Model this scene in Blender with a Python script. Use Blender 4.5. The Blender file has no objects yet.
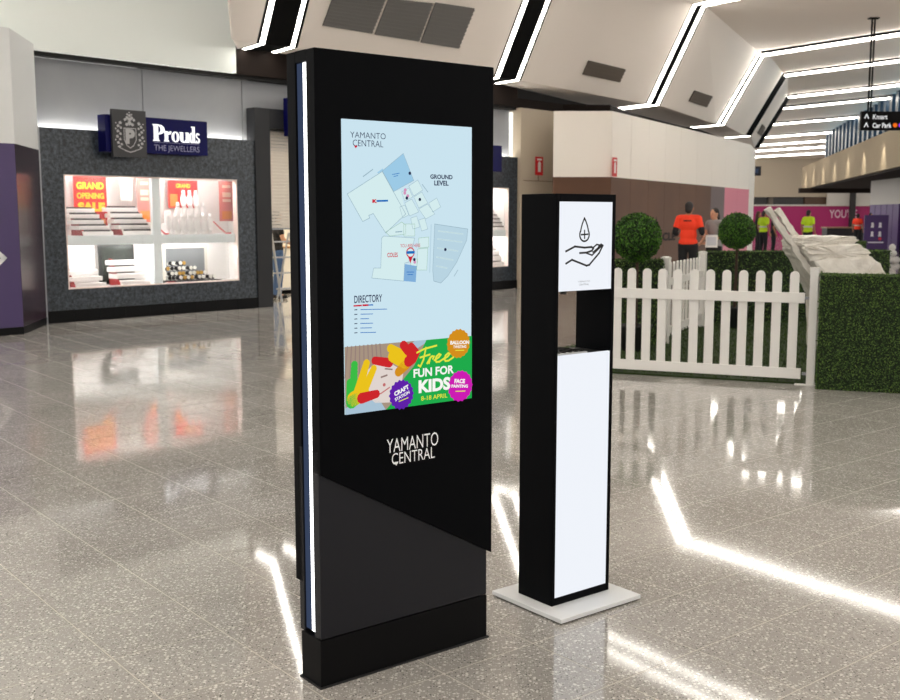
import bpy, bmesh, math, random
from mathutils import Vector, Matrix
random.seed(7)
SC = bpy.context.scene
COL = SC.collection
# ------------------------------------------------------------------ camera, world, light, exposure
F, CAM_H = 1060.0, 1.55
TILT = math.atan(133 / F)
cd = bpy.data.cameras.new('camera'); cam = bpy.data.objects.new('camera', cd); COL.objects.link(cam)
cam.location = (0, 0, CAM_H); cam.rotation_euler = (math.pi / 2 - TILT, 0, 0)
cd.sensor_width = 36; cd.lens = 36 * F / 900; cd.clip_end = 400; cd.clip_start = .05
cd.dof.use_dof = True; cd.dof.focus_distance = 4.1; cd.dof.aperture_fstop = 7.0
SC.camera = cam
w = bpy.data.worlds.new('world'); SC.world = w; w.use_nodes = True
w.node_tree.nodes['Background'].inputs[0].default_value = (1.0, .97, .94, 1)
w.node_tree.nodes['Background'].inputs[1].default_value = .95
SC.view_settings.view_transform = 'Standard'; SC.view_settings.look = 'None'
SC.view_settings.gamma = 1; SC.view_settings.use_curve_mapping = False
SC.view_settings.exposure = 0.12
LED_POWER = 19.0


# ------------------------------------------------------------------ measuring helpers (photo measurements -> world)
def ray(u, v):
    a = (u - 450) / F; b = (350 - v) / F
    return Vector((a, math.cos(TILT) + math.sin(TILT) * b, -math.sin(TILT) + math.cos(TILT) * b))
def G(u, v, z=0.0):
    r = ray(u, v); t = (z - CAM_H) / r.z
    return Vector((r.x * t, r.y * t, z))
def W(u, v, Y):
    r = ray(u, v); t = Y / r.y
    return Vector((r.x * t, Y, CAM_H + r.z * t))
def VP(u, v, A, d):
    r = ray(u, v); n = Vector((d[1], -d[0])); t = (n.x * A[0] + n.y * A[1]) / (n.x * r.x + n.y * r.y)
    return Vector((r.x * t, r.y * t, CAM_H + r.z * t))
class Frame:
    """local x along (dx,dy), local y to its left (away from the viewer), z up"""
    def __init__(s, o, d):
        s.o = Vector((o[0], o[1], 0)); d = Vector((d[0], d[1])).normalized(); s.d = d
        s.n = Vector((-d.y, d.x)); s.rz = math.atan2(d.y, d.x)
    def pt(s, x, y, z=0):
        return Vector((s.o.x + s.d.x * x + s.n.x * y, s.o.y + s.d.y * x + s.n.y * y, z))
    def px(s, u, v, y=0.0):
        A = s.pt(0, y); p = VP(u, v, A, s.d)
        q = Vector((p.x - A.x, p.y - A.y))
        return q.dot(s.d), p.z
    def loc(s, P):
        q = Vector((P[0] - s.o.x, P[1] - s.o.y)); return q.dot(s.d), q.dot(s.n)


# ------------------------------------------------------------------ materials
def lin(c):
    f = lambda x: x / 12.92 if x <= .04045 else ((x + .055) / 1.055) ** 2.4
    return tuple(f(x / 255) for x in c) + (1,)
MATS = {}
def mat(name, col, rough=.5, metal=0., spec=.5, emit=0., noise=None, bump=None, coat=0., alpha=None):
    """col sRGB 0-255; noise=(scale, colour2, lo, hi); bump=(scale, strength)"""
    if name in MATS: return MATS[name]
    m = bpy.data.materials.new(name); m.use_nodes = True; MATS[name] = m
    nt = m.node_tree; b = nt.nodes['Principled BSDF']; L = nt.links
    b.inputs['Base Color'].default_value = lin(col); b.inputs['Roughness'].default_value = rough
    b.inputs['Metallic'].default_value = metal; b.inputs['Specular IOR Level'].default_value = spec
    if coat: b.inputs['Coat Weight'].default_value = coat; b.inputs['Coat Roughness'].default_value = .05
    if emit:
        b.inputs['Emission Color'].default_value = lin(col); b.inputs['Emission Strength'].default_value = emit
        b.inputs['Base Color'].default_value = (0.02, .02, .02, 1)
    geo = nt.nodes.new('ShaderNodeNewGeometry') if (noise or bump) else None
    if noise:
        n = nt.nodes.new('ShaderNodeTexNoise'); n.inputs['Scale'].default_value = noise[0]; n.inputs['Detail'].default_value = 4
        L.new(geo.outputs['Position'], n.inputs['Vector'])
        r = nt.nodes.new('ShaderNodeValToRGB'); r.color_ramp.elements[0].color = lin(col); r.color_ramp.elements[1].color = lin(noise[1])
        r.color_ramp.elements[0].position = noise[2] if len(noise) > 2 else .35
        r.color_ramp.elements[1].position = noise[3] if len(noise) > 3 else .65
        L.new(n.outputs['Fac'], r.inputs['Fac']); L.new(r.outputs['Color'], b.inputs['Base Color'])
    if bump:
        n = nt.nodes.new('ShaderNodeTexNoise'); n.inputs['Scale'].default_value = bump[0]; n.inputs['Detail'].default_value = 3
        L.new(geo.outputs['Position'], n.inputs['Vector'])
        bp = nt.nodes.new('ShaderNodeBump'); bp.inputs['Strength'].default_value = bump[1]; bp.inputs['Distance'].default_value = .02
        L.new(n.outputs['Fac'], bp.inputs['Height']); L.new(bp.outputs['Normal'], b.inputs['Normal'])
    return m
def glow(name, col, s=1.0):
    """something that gives off light: screens, lamps, light boxes"""
    if name in MATS: return MATS[name]
    m = bpy.data.materials.new(name); m.use_nodes = True; MATS[name] = m
    nt = m.node_tree; nt.nodes.clear()
    e = nt.nodes.new('ShaderNodeEmission'); e.inputs[0].default_value = lin(col); e.inputs[1].default_value = s
    o = nt.nodes.new('ShaderNodeOutputMaterial'); nt.links.new(e.outputs[0], o.inputs[0])
    return m
def glass(name, tint=(1, 1, 1), gloss=.08, rough=.02):
    if name in MATS: return MATS[name]
    m = bpy.data.materials.new(name); m.use_nodes = True; MATS[name] = m
    nt = m.node_tree; nt.nodes.clear(); L = nt.links
    t = nt.nodes.new('ShaderNodeBsdfTransparent'); t.inputs[0].default_value = tint + (1,)
    g = nt.nodes.new('ShaderNodeBsdfGlossy'); g.inputs['Roughness'].default_value = rough
    mx = nt.nodes.new('ShaderNodeMixShader'); mx.inputs[0].default_value = gloss
    o = nt.nodes.new('ShaderNodeOutputMaterial')
    L.new(t.outputs[0], mx.inputs[1]); L.new(g.outputs[0], mx.inputs[2]); L.new(mx.outputs[0], o.inputs[0])
    return m
def terrazzo():
    m = bpy.data.materials.new('terrazzo'); m.use_nodes = True; nt = m.node_tree; L = nt.links; b = nt.nodes['Principled BSDF']
    geo = nt.nodes.new('ShaderNodeNewGeometry')
    def N(t, **k):
        n = nt.nodes.new(t)
        for a, v in k.items(): setattr(n, a, v)
        return n
    base = N('ShaderNodeTexNoise'); base.inputs['Scale'].default_value = 1.1; base.inputs['Detail'].default_value = 6
    L.new(geo.outputs['Position'], base.inputs['Vector'])
    cr = N('ShaderNodeValToRGB'); cr.color_ramp.elements[0].color = lin((156, 152, 147)); cr.color_ramp.elements[1].color = lin((176, 172, 167))
    cr.color_ramp.elements[0].position = .3; cr.color_ramp.elements[1].position = .7
    L.new(base.outputs['Fac'], cr.inputs['Fac'])
    col = cr.outputs['Color']
    for sc, thr, prob, c in ((62, .34, .50, (226, 223, 218)), (130, .38, .5, (206, 203, 198)), (95, .30, .72, (96, 94, 92))):
        v = N('ShaderNodeTexVoronoi'); v.inputs['Scale'].default_value = sc; L.new(geo.outputs['Position'], v.inputs['Vector'])
        lt = N('ShaderNodeMath', operation='LESS_THAN'); lt.inputs[1].default_value = thr; L.new(v.outputs['Distance'], lt.inputs[0])
        sp = N('ShaderNodeSeparateColor'); L.new(v.outputs['Color'], sp.inputs[0])
        gt = N('ShaderNodeMath', operation='GREATER_THAN'); gt.inputs[1].default_value = prob; L.new(sp.outputs[0], gt.inputs[0])
        mu = N('ShaderNodeMath', operation='MULTIPLY'); L.new(lt.outputs[0], mu.inputs[0]); L.new(gt.outputs[0], mu.inputs[1])
        mx = N('ShaderNodeMix', data_type='RGBA'); L.new(mu.outputs[0], mx.inputs[0]); L.new(col, mx.inputs[6]); mx.inputs[7].default_value = lin(c)
        col = mx.outputs[2]
    L.new(col, b.inputs['Base Color'])
    b.inputs['Roughness'].default_value = .06; b.inputs['Specular IOR Level'].default_value = .72
    bn = N('ShaderNodeTexNoise'); bn.inputs['Scale'].default_value = 3; L.new(geo.outputs['Position'], bn.inputs['Vector'])
    bp = N('ShaderNodeBump'); bp.inputs['Strength'].default_value = .02; bp.inputs['Distance'].default_value = .01
    L.new(bn.outputs['Fac'], bp.inputs['Height']); L.new(bp.outputs['Normal'], b.inputs['Normal'])
    return m
def granite():
    m = mat('granite', (50, 52, 56), .28)
    nt = m.node_tree; L = nt.links; b = nt.nodes['Principled BSDF']
    geo = nt.nodes.new('ShaderNodeNewGeometry'); n = nt.nodes.new('ShaderNodeTexNoise'); n.inputs['Scale'].default_value = 20; n.inputs['Detail'].default_value = 9
    n.inputs['Roughness'].default_value = .75
    L.new(geo.outputs['Position'], n.inputs['Vector']); r = nt.nodes.new('ShaderNodeValToRGB')
    r.color_ramp.elements[0].color = lin((28, 32, 38)); r.color_ramp.elements[0].position = .42
    r.color_ramp.elements[1].color = lin((88, 98, 108)); r.color_ramp.elements[1].position = .7
    L.new(n.outputs['Fac'], r.inputs['Fac']); L.new(r.outputs['Color'], b.inputs['Base Color'])
    return m


# ------------------------------------------------------------------ mesh builder
class MB:
    def __init__(s): s.v = []; s.f = []; s.m = []
    def add(s, vs, fs, mi=0):
        o = len(s.v); s.v += [tuple(p) for p in vs]; s.f += [tuple(i + o for i in f) for f in fs]; s.m += [mi] * len(fs); return s
    def box(s, x0, x1, y0, y1, z0, z1, mi=0, M=None):
        vs = [Vector((x, y, z)) for x in (x0, x1) for y in (y0, y1) for z in (z0, z1)]
        if M: vs = [M @ v for v in vs]
        return s.add(vs, [(0, 1, 3, 2), (4, 6, 7, 5), (0, 4, 5, 1), (2, 3, 7, 6), (0, 2, 6, 4), (1, 5, 7, 3)], mi)
    def prism(s, poly, h0, h1, axis='z', mi=0):
        """poly list of 2d points; axis 'z': (x,y); 'y': (x,z)"""
        n = len(poly)
        P = (lambda a, h: (a[0], a[1], h)) if axis == 'z' else (lambda a, h: (a[0], h, a[1]))
        vs = [P(a, h0) for a in poly] + [P(a, h1) for a in poly]
        fs = [tuple(range(n))[::-1], tuple(range(n, 2 * n))] + [(i, (i + 1) % n, (i + 1) % n + n, i + n) for i in range(n)]
        return s.add(vs, fs, mi)
    def slab(s, quad, t, mi=0):
        """thick polygon: extruded along its normal by t"""
        q = [Vector(p) for p in quad]; nrm = (q[1] - q[0]).cross(q[2] - q[0]).normalized() * t; n = len(q)
        vs = q + [p + nrm for p in q]
        return s.add(vs, [tuple(range(n))[::-1], tuple(range(n, 2 * n))] + [(i, (i + 1) % n, (i + 1) % n + n, i + n) for i in range(n)], mi)
    def capsule(s, p, q, r1, r2, n=10, mi=0):
        p = Vector(p); q = Vector(q); d = (q - p); L = d.length or 1e-6; d = d / L
        a = d.orthogonal().normalized(); b = d.cross(a)
        rings = [(p - d * r1 * c, r1 * k) for c, k in ((.92, .38), (.6, .8), (0, 1))] + [(q + d * r2 * c, r2 * k) for c, k in ((0, 1), (.6, .8), (.92, .38))]
        vs = []
        for c, r in rings:
            for i in range(n):
                t = 2 * math.pi * i / n; vs.append(c + a * math.cos(t) * r + b * math.sin(t) * r)
        fs = [tuple(range(n))[::-1]]
        for k in range(5):
            for i in range(n):
                j = (i + 1) % n; fs.append((k * n + i, k * n + j, (k + 1) * n + j, (k + 1) * n + i))
        fs.append(tuple(range(5 * n, 6 * n)))
        return s.add(vs, fs, mi)
    def tube(s, pts, r, n=8, mi=0):
        for a, b in zip(pts[:-1], pts[1:]): s.cyl(a, b, r, r, n, mi)
        return s
    def cyl(s, p, q, r1, r2, n=12, mi=0):
        p = Vector(p); q = Vector(q); d = (q - p).normalized(); a = d.orthogonal().normalized(); b = d.cross(a)
        vs = [c + a * math.cos(2 * math.pi * i / n) * r + b * math.sin(2 * math.pi * i / n) * r for c, r in ((p, r1), (q, r2)) for i in range(n)]
        return s.add(vs, [tuple(range(n))[::-1], tuple(range(n, 2 * n))] + [(i, (i + 1) % n, (i + 1) % n + n, i + n) for i in range(n)], mi)
    def ell(s, c, r, n=14, k=8, mi=0, M=None):
        vs = [Vector((0, 0, -1))]
        for j in range(1, k):
            t = math.pi * j / k
            for i in range(n):
                p = 2 * math.pi * i / n; vs.append(Vector((math.sin(t) * math.cos(p), math.sin(t) * math.sin(p), -math.cos(t))))
        vs.append(Vector((0, 0, 1)))
        vs = [Vector((v.x * r[0], v.y * r[1], v.z * r[2])) for v in vs]
        if M: vs = [M @ v for v in vs]
        vs = [v + Vector(c) for v in vs]; e = len(vs) - 1; fs = []
        for i in range(n):
            j = (i + 1) % n; fs.append((0, 1 + j, 1 + i)); fs.append((e, e - n + i, e - n + j))
            for q in range(k - 2): fs.append((1 + q * n + i, 1 + q * n + j, 1 + (q + 1) * n + j, 1 + (q + 1) * n + i))
        return s.add(vs, fs, mi)
    def lathe(s, prof, n=16, c=(0, 0, 0), mi=0):
        vs = [(c[0] + r * math.cos(2 * math.pi * i / n), c[1] + r * math.sin(2 * math.pi * i / n), c[2] + z) for r, z in prof for i in range(n)]
        fs = []
        for k in range(len(prof) - 1):
            for i in range(n):
                j = (i + 1) % n; fs.append((k * n + i, k * n + j, (k + 1) * n + j, (k + 1) * n + i))
        fs.append(tuple(range(n))[::-1]); fs.append(tuple(range((len(prof) - 1) * n, len(prof) * n)))
        return s.add(vs, fs, mi)
    # flat print on the local xz plane, facing -y
    def flat(s, poly, y, mi=0):
        return s.add([(a[0], y, a[1]) for a in poly], [tuple(range(len(poly)))], mi)
    def stroke(s, pts, wd, y, mi=0, closed=False):
        if closed: pts = list(pts) + [pts[0]]
        for (x0, z0), (x1, z1) in zip(pts[:-1], pts[1:]):
            L = math.hypot(x1 - x0, z1 - z0) or 1e-6; ex, ez = (x1 - x0) / L * wd / 2, (z1 - z0) / L * wd / 2
            s.flat([(x0 - ex + ez, z0 - ez - ex), (x1 + ex + ez, z1 + ez - ex), (x1 + ex - ez, z1 + ez + ex), (x0 - ex - ez, z0 - ez + ex)], y, mi)
        return s
    def disc(s, x, z, r, y, mi=0, n=20, teeth=0.):
        return s.flat([(x + r * (1 - teeth * (i % 2)) * math.cos(2 * math.pi * i / n), z + r * (1 - teeth * (i % 2)) * math.sin(2 * math.pi * i / n)) for i in range(n)], y, mi)
    def text(s, txt, x0, x1, z0, z1, y, mi=0, bold=0., ang=0., depth=0.):
        """lettering fitted into the box x0..x1, z0..z1 of the local xz plane"""
        vs, fs = glyphs(txt, bold)
        ax, bx = min(v[0] for v in vs), max(v[0] for v in vs); az, bz = min(v[1] for v in vs), max(v[1] for v in vs)
        cx, cz = (x0 + x1) / 2, (z0 + z1) / 2; ca, sa = math.cos(ang), math.sin(ang); out = []
        for v in vs:
            px = (v[0] - ax) / (bx - ax) * (x1 - x0) + x0 - cx; pz = (v[1] - az) / (bz - az) * (z1 - z0) + z0 - cz
            out.append((cx + px * ca - pz * sa, y, cz + px * sa + pz * ca))
        s.add(out, fs, mi)
        return s
    def build(s, name, mats, parent=None, smooth=False, bev=0., remesh=0.):
        me = bpy.data.meshes.new(name); me.from_pydata(s.v, [], s.f)
        if not isinstance(mats, (list, tuple)): mats = [mats]
        for m in mats: me.materials.append(m)
        if len(mats) > 1: me.polygons.foreach_set('material_index', s.m)
        if smooth: me.polygons.foreach_set('use_smooth', [True] * len(me.polygons))
        me.update()
        o = bpy.data.objects.new(name, me); COL.objects.link(o); o.parent = parent
        if bev:
            b = o.modifiers.new('bevel', 'BEVEL'); b.width = bev; b.segments = 2; b.limit_method = 'ANGLE'
        if remesh:
            r = o.modifiers.new('remesh', 'REMESH'); r.mode = 'VOXEL'; r.voxel_size = remesh; r.use_smooth_shade = True
            k = o.modifiers.new('smooth', 'SMOOTH'); k.factor = .5; k.iterations = 3
        return o
_GL = {}
def glyphs(txt, bold):
    k = (txt, bold)
    if k not in _GL:
        c = bpy.data.curves.new('lettering', 'FONT'); c.body = txt; c.offset = bold; c.resolution_u = 3; c.fill_mode = 'FRONT'
        o = bpy.data.objects.new('lettering', c); me = bpy.data.meshes.new_from_object(o)
        _GL[k] = ([tuple(v.co) for v in me.vertices], [tuple(p.vertices) for p in me.polygons])
        bpy.data.objects.remove(o); bpy.data.curves.remove(c); bpy.data.meshes.remove(me)
    return _GL[k]
def tag(o, label=None, cat=None, group=None, kind=None):
    if label: o['label'] = label
    if cat: o['category'] = cat
    if group: o['group'] = group
    if kind: o['kind'] = kind
    return o
def thing(name, label, cat, loc=(0, 0, 0), rz=0., group=None):
    o = bpy.data.objects.new(name, None); COL.objects.link(o); o.empty_display_size = .1
    o.location = loc; o.rotation_euler = (0, 0, rz)
    return tag(o, label, cat, group)
def dup(root, loc, rz=None, label=None):
    r = root.copy(); COL.objects.link(r); r.location = loc
    if rz is not None: r.rotation_euler = (0, 0, rz)
    if label: r['label'] = label
    for ch in list(root.children):
        c = ch.copy(); COL.objects.link(c); c.parent = r
        for g in list(ch.children):
            e = g.copy(); COL.objects.link(e); e.parent = c
    return r
def copy_part(o, loc, parent):
    c = o.copy(); COL.objects.link(c); c.parent = parent; c.location = loc; return c

M_BLACK = mat('black_powder_coat', (4, 5, 8), .45, spec=.05)
M_WHITE = mat('white_paint', (226, 226, 222), .5)
M_CREAM = mat('ceiling_paint', (236, 227, 219), .7, spec=.2)
M_DARK = mat('dark_brown_soffit', (34, 27, 24), .7, spec=.1)
M_TERR = terrazzo()
M_GRAN = granite()

# ================================================================== SETTING
# ------------------------------------------------------------------ floor
fl = MB()
RX0, RX1, RY0, RY1 = -9, 14, -1, 24
fl.box(RX0, RX1, RY0, RY1, -.15, -.0005, 1)
for x0, x1, y0, y1 in ((-40, RX0, -8, 105), (RX1, 50, -8, 105), (RX0, RX1, -8, RY0), (RX0, RX1, RY1, 105)):
    fl.box(x0, x1, y0, y1, -.15, -.0003, 0)
floor = fl.build('floor', [M_TERR, mat('grout', (196, 189, 178), .4)])
tag(floor, 'polished speckled grey terrazzo tile floor of the mall', kind='structure')
TILE = .416
ta = math.radians(51); tx, ty = math.sin(ta), math.cos(ta)
def visible(x, y):
    d = Vector((x, y, -CAM_H)); zc = d.y * math.cos(TILT) - d.z * math.sin(TILT); yc = d.y * math.sin(TILT) + d.z * math.cos(TILT)
    if zc < .3: return False
    u, v = 450 + F * d.x / zc, 350 - F * yc / zc
    return -40 < u < 940 and 217 < v < 760
tiles = []
for i in range(-80, 100):
    for j in range(-80, 100):
        a = 1.745 + (i + .5) * TILE; b = 2.70 + (j + .5) * TILE
        x, y = a * tx - b * ty, a * ty + b * tx
        if RX0 < x < RX1 and RY0 < y < RY1: tiles.append((x, y))
near = sorted([t for t in tiles if visible(*t)], key=lambda t: t[0] ** 2 + t[1] ** 2)[:300]
nearset = set(near)
hs = TILE / 2 - .0024; rzt = math.pi / 2 - ta
tb = MB(); tb.box(-hs, hs, -hs, hs, -.0045, 0)
t0 = tb.build('tile', M_TERR, floor); t0.rotation_euler = (0, 0, rzt); t0.location = (near[0][0], near[0][1], 0)
for x, y in near[1:]: copy_part(t0, (x, y, 0), floor)
tf = MB(); c_, s_ = math.cos(rzt), math.sin(rzt)
for x, y in tiles:
    if (x, y) in nearset: continue
    q = [(x + a * c_ - b * s_, y + a * s_ + b * c_) for a, b in ((-hs, -hs), (hs, -hs), (hs, hs), (-hs, hs))]
    tf.add([(p[0], p[1], 0) for p in q] + [(p[0], p[1], -.0045) for p in q], [(0, 1, 2, 3)] + [(i, i + 4, (i + 1) % 4 + 4, (i + 1) % 4) for i in range(4)])
tag(tf.build('tile_field', M_TERR, floor), kind='stuff')

# ------------------------------------------------------------------ jeweller's shopfront (wall_left)
SA = G(47.7, 323.7); SB = G(518, 288)
S = Frame(SA, (SB.x - SA.x, SB.y - SA.y))
M_FASC = mat('grey_fascia', (150, 152, 156), .45, noise=(1.5, (142, 145, 150)))
M_FRAME = mat('charcoal_portal', (44, 45, 48), .4, spec=.25)
wl = bpy.data.objects.new('wall_left', None); COL.objects.link(wl); wl.location = S.o; wl.rotation_euler = (0, 0, S.rz)
tag(wl, 'dark granite shopfront wall with grey fascia panels above', kind='structure')
WZ0, WZ1, WS0, WS1 = .485, 2.17, .345, 3.40
g = MB()
def holed(g, s0, s1, z0, z1, w0, w1):
    g.box(s0, w0, 0, .12, z0, z1); g.box(w1, s1, 0, .12, z0, z1); g.box(w0, w1, 0, .12, WZ1, z1); g.box(w0, w1, 0, .12, z0, WZ0)
holed(g, 0, 3.77, .18, 2.83, WS0, WS1)
g.build('granite_cladding', M_GRAN, wl)
g = MB(); holed(g, 8.0, 10.74, .18, 2.83, 8.3, 10.45); g.build('granite_cladding', M_GRAN, wl)
for s0, s1 in ((-.06, 1.815), (1.83, 3.695), (3.71, 5.75), (5.765, 7.8), (7.815, 9.4), (9.415, 10.72)):
    MB().box(s0, s1, .22, .28, 2.7, 3.84).build('fascia_panel', M_FASC, wl, bev=.004)
for k in range(9):
    MB().box(k * .42, k * .42 + .415, -.015, .1, 0, .18).build('plinth_tile', mat('plinth_black', (10, 10, 12), .4, spec=.15), wl)
for k in range(6):
    MB().box(8.0 + k * .457, 8.0 + k * .457 + .452, -.015, .1, 0, .18).build('plinth_tile', MATS['plinth_black'], wl)
M_COVE = glow('cove_light', (255, 250, 240), 32.0)
MB().box(.02, 3.75, .135, .185, 2.77, 2.79).build('cove_light', M_COVE, wl)
MB().box(8.05, 10.7, .135, .185, 2.77, 2.79).build('cove_light', M_COVE, wl)
MB().box(10.68, 10.72, .12, .2, 2.86, 3.8).build('corner_light', glow('corner_light', (255, 250, 240), 1.2), wl)
MB().box(-.07, 10.74, .05, .2, 3.84, 3.9).build('shadow_gap', mat('shadow_gap', (14, 13, 13), .8), wl)
MB().box(-.05, 0, -.02, .06, 0, 2.83).build('metal_trim', mat('brushed_steel', (150, 152, 155), .3, .8), wl)
# portal round the shop door
g = MB(); g.box(3.77, 4.09, -.03, .2, 0, 3.38); g.box(7.75, 8.05, -.03, .2, 0, 3.38); g.box(4.09, 7.75, -.03, .2, 3.05, 3.38)
g.build('door_portal', M_FRAME, wl, bev=.006)
# solid back-up walls of the shop
g = MB(); g.box(-3.2, 11.9, 4.6, 4.75, 0, 3.9); g.box(3.78, 3.9, .3, 4.6, 0, 3.9); g.box(8.0, 8.12, .3, 4.6, 0, 3.9); g.box(3.9, 8.0, .3, 4.6, 3.2, 3.3)
g.build('shop_interior_wall', mat('shop_white', (232, 226, 214), .6), wl)
MB().box(4.1, 7.8, .6, 3.8, 3.18, 3.198).build('shop_light_panel', glow('shop_lamp', (255, 246, 228), 5), wl)
# white upper bulkhead
wb = MB().box(-8, 3.40, -.06, .3, 3.9, 6.45).build('wall_bulkhead', mat('bulkhead_white', (244, 250, 246), .55, spec=.3))
wb.location = S.o; wb.rotation_euler = (0, 0, S.rz); tag(wb, 'white upper bulkhead wall above the jeweller fascia', kind='structure')
# dark recess above fascia, right of the bulkhead
db = MB(); db.box(3.40, 10.7, -.02, .3, 3.9, 4.36); db.box(10.7, 12.3, -.02, .3, 3.88, 4.08)
dbw = bpy.data.objects.new('wall_recess', None); COL.objects.link(dbw)
dbo = db.build('recess_face', M_DARK, dbw); dbo.location = S.o; dbo.rotation_euler = (0, 0, S.rz)
tag(dbw, 'dark brown recess running under the ceiling edge', kind='structure')
# cream pilaster right of the second window
p0 = S.pt(10.75, 0); p1 = G(553, 288)
pl = MB().box(10.75, 12.3, -.08, .5, 0, 3.88).build('wall_pilaster', mat('cream_paint', (190, 176, 156), .55))
pl.location = S.o; pl.rotation_euler = (0, 0, S.rz); tag(pl, 'cream wall pilaster between the jeweller and the hoarding', kind='structure')
# panel joints drawn by service door on the pilaster
g = MB(); g.box(10.85, 11.95, -.09, -.08, 2.33, 2.345); g.box(11.35, 11.365, -.09, -.08, 2.345, 2.6)
g.build('service_hatch_joint', mat('joint_dark', (120, 106, 90), .6), pl)

# purple / white column at far left
C0 = G(24, 334); C1 = G(46.5, 324.2); dd = S.d
def colpoly(e=0.):
    a, b = Vector((C0.x, C0.y)), Vector((C1.x, C1.y)); m = Vector((.02, -.01)) * e
    return [a + Vector((1, -1)) * e, b + Vector((1, 0)) * e, b - dd * 3, a - dd * 3 + Vector((.0, -1)) * e]
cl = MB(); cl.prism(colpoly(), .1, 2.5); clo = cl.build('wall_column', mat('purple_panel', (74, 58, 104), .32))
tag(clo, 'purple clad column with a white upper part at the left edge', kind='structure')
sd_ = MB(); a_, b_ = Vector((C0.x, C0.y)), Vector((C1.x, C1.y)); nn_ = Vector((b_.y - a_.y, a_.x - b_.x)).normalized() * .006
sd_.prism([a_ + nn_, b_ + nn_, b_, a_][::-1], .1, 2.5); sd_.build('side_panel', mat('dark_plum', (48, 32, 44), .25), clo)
MB().prism(colpoly(.004), 2.5, 3.97).build('column_top', mat('column_white', (226, 228, 228), .5), clo)
MB().prism(colpoly(.01), 0, .1).build('column_plinth', MATS['plinth_black'], clo)
CF = Frame((C0.x - dd.x * 2, C0.y - dd.y * 2), dd)
g = MB(); xz = CF.px(2, 258); g.stroke([(xz[0] - .16, xz[1] + .17), (xz[0] + .02, xz[1]), (xz[0] - .16, xz[1] - .17)], .06, -.012)
o = g.build('arrow_print', mat('print_white', (235, 235, 238), .5)); tag(o, 'white chevron arrow on the purple column', 'sign')
o.location = CF.o; o.rotation_euler = (0, 0, CF.rz)

# ------------------------------------------------------------------ hoarding (polyline of tall panels, brown below and white above)
hp = [G(553, 177, 2.4), G(611, 177, 2.4), G(680, 183.2, 2.4), G(749, 189.6, 2.4)]
hend = Vector((hp[3].x + .9, hp[3].y + 2.6, 0))
wh = bpy.data.objects.new('wall_hoarding', None); COL.objects.link(wh); tag(wh, 'tall site hoarding, brown below and cream white above', kind='structure')
M_HB = mat('hoarding_brown', (104, 75, 58), .5, spec=.2, noise=(.8, (96, 70, 55))); M_HW = mat('hoarding_white', (246, 239, 230), .5)
M_HP = mat('hoarding_pink', (222, 132, 152), .45); M_HG = mat('hoarding_mauve', (104, 88, 88), .45)
def hpanel(a, b, z0, z1, m, name):
    f = Frame(a, (b.x - a.x, b.y - a.y)); L = (Vector((b.x, b.y)) - Vector((a.x, a.y))).length
    o = MB().box(.004, L - .004, 0, .08, z0, z1).build(name, m, wh); o.location = f.o; o.rotation_euler = (0, 0, f.rz); return o
segs = []
for a, b, n in ((hp[0], hp[1], 1), (hp[1], hp[2], 4), (hp[2], hp[3], 5)):
    for k in range(n): segs.append((a.lerp(b, k / n), a.lerp(b, (k + 1) / n)))
for k, (a, b) in enumerate(segs):
    hpanel(a, b, 2.4, 3.785, M_HW, 'upper_panel')
    hpanel(a, b, 0, 2.4, M_HP if k >= 8 else M_HG if k == 7 else M_HB, 'lower_panel')
hpanel(hp[3], hend, 0, 3.785, M_HW, 'end_panel')
HF = Frame(hp[1], (hp[2].x - hp[1].x, hp[2].y - hp[1].y))
g = MB(); a = HF.px(662, 241); b = HF.px(675, 232); g.text('CLE', a[0], b[0], a[1], b[1], -.012, 0, .04)
q = HF.px(656, 228); g.flat([(q[0] + .09 * x, q[1] + .3 * z) for x, z in ((0, 1), (.7, .2), (.9, -.4), (.4, -.9), (-.4, -.9), (-.9, -.4), (-.7, .2))], -.006)
o = g.build('hoarding_print', mat('print_brown', (34, 24, 22), .5, spec=.1), wh); o.location = HF.o; o.rotation_euler = (0, 0, HF.rz)

# ------------------------------------------------------------------ ceiling with light ribs
ZL, ZH = 4.3, 6.45
R_ = Vector((.574, -.819, 0)); RUN = R_ * 1.42
def V3(x, y, z): return Vector((x, y, z))
ribs = []   # (left P1, right P1, slope run)
ribs.append((V3(-3.01, 17.46, ZL), V3(-2.58, 17.80, ZL), RUN))
ribs.append((V3(.94, 21.65, ZL), V3(1.36, 21.98, ZL), RUN))
ribs.append((G(648.5, 104.5, ZL), G(648.5, 104.5, ZL) + Vector((.819, .574, 0)) * .30, RUN))
for (u, v), (u2, v2), gw in (((718, 124.5), (760, 52), .22), ((747, 136), (785, 73), .10), ((756, 148), (789, 95), .08)):
    p = G(u, v, ZL); q = G(u2, v2, ZH); rn = q - p; rn.z = 0
    ribs.append((p, p + Vector((.819, .574, 0)) * gw, rn))
far_starts = [G(u, v, ZH) for u, v in ((782, 107), (773, 123), (765, 136), (758, 144), (753, 150), (750, 156))]
M_LED = glow('led_diffuser', (255, 249, 238), LED_POWER)
M_CH = mat('black_channel', (10, 10, 10), .7, spec=.1)
ceil = bpy.data.objects.new('ceiling', None); COL.objects.link(ceil); tag(ceil, 'cream angled ceiling of sloping bays and a flat upper deck', kind='structure')
UPZ = V3(0, 0, ZH - ZL)
def path(p, run, back, L=34.):
    return [p - R_ * back, p, p + run + UPZ, p + run + UPZ + R_ * L]
def upq(q):
    q = q if (q[1] - q[0]).cross(q[2] - q[0]).z > 0 else q[::-1]
    return [p + V3(0, 0, .006) for p in q]
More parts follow.
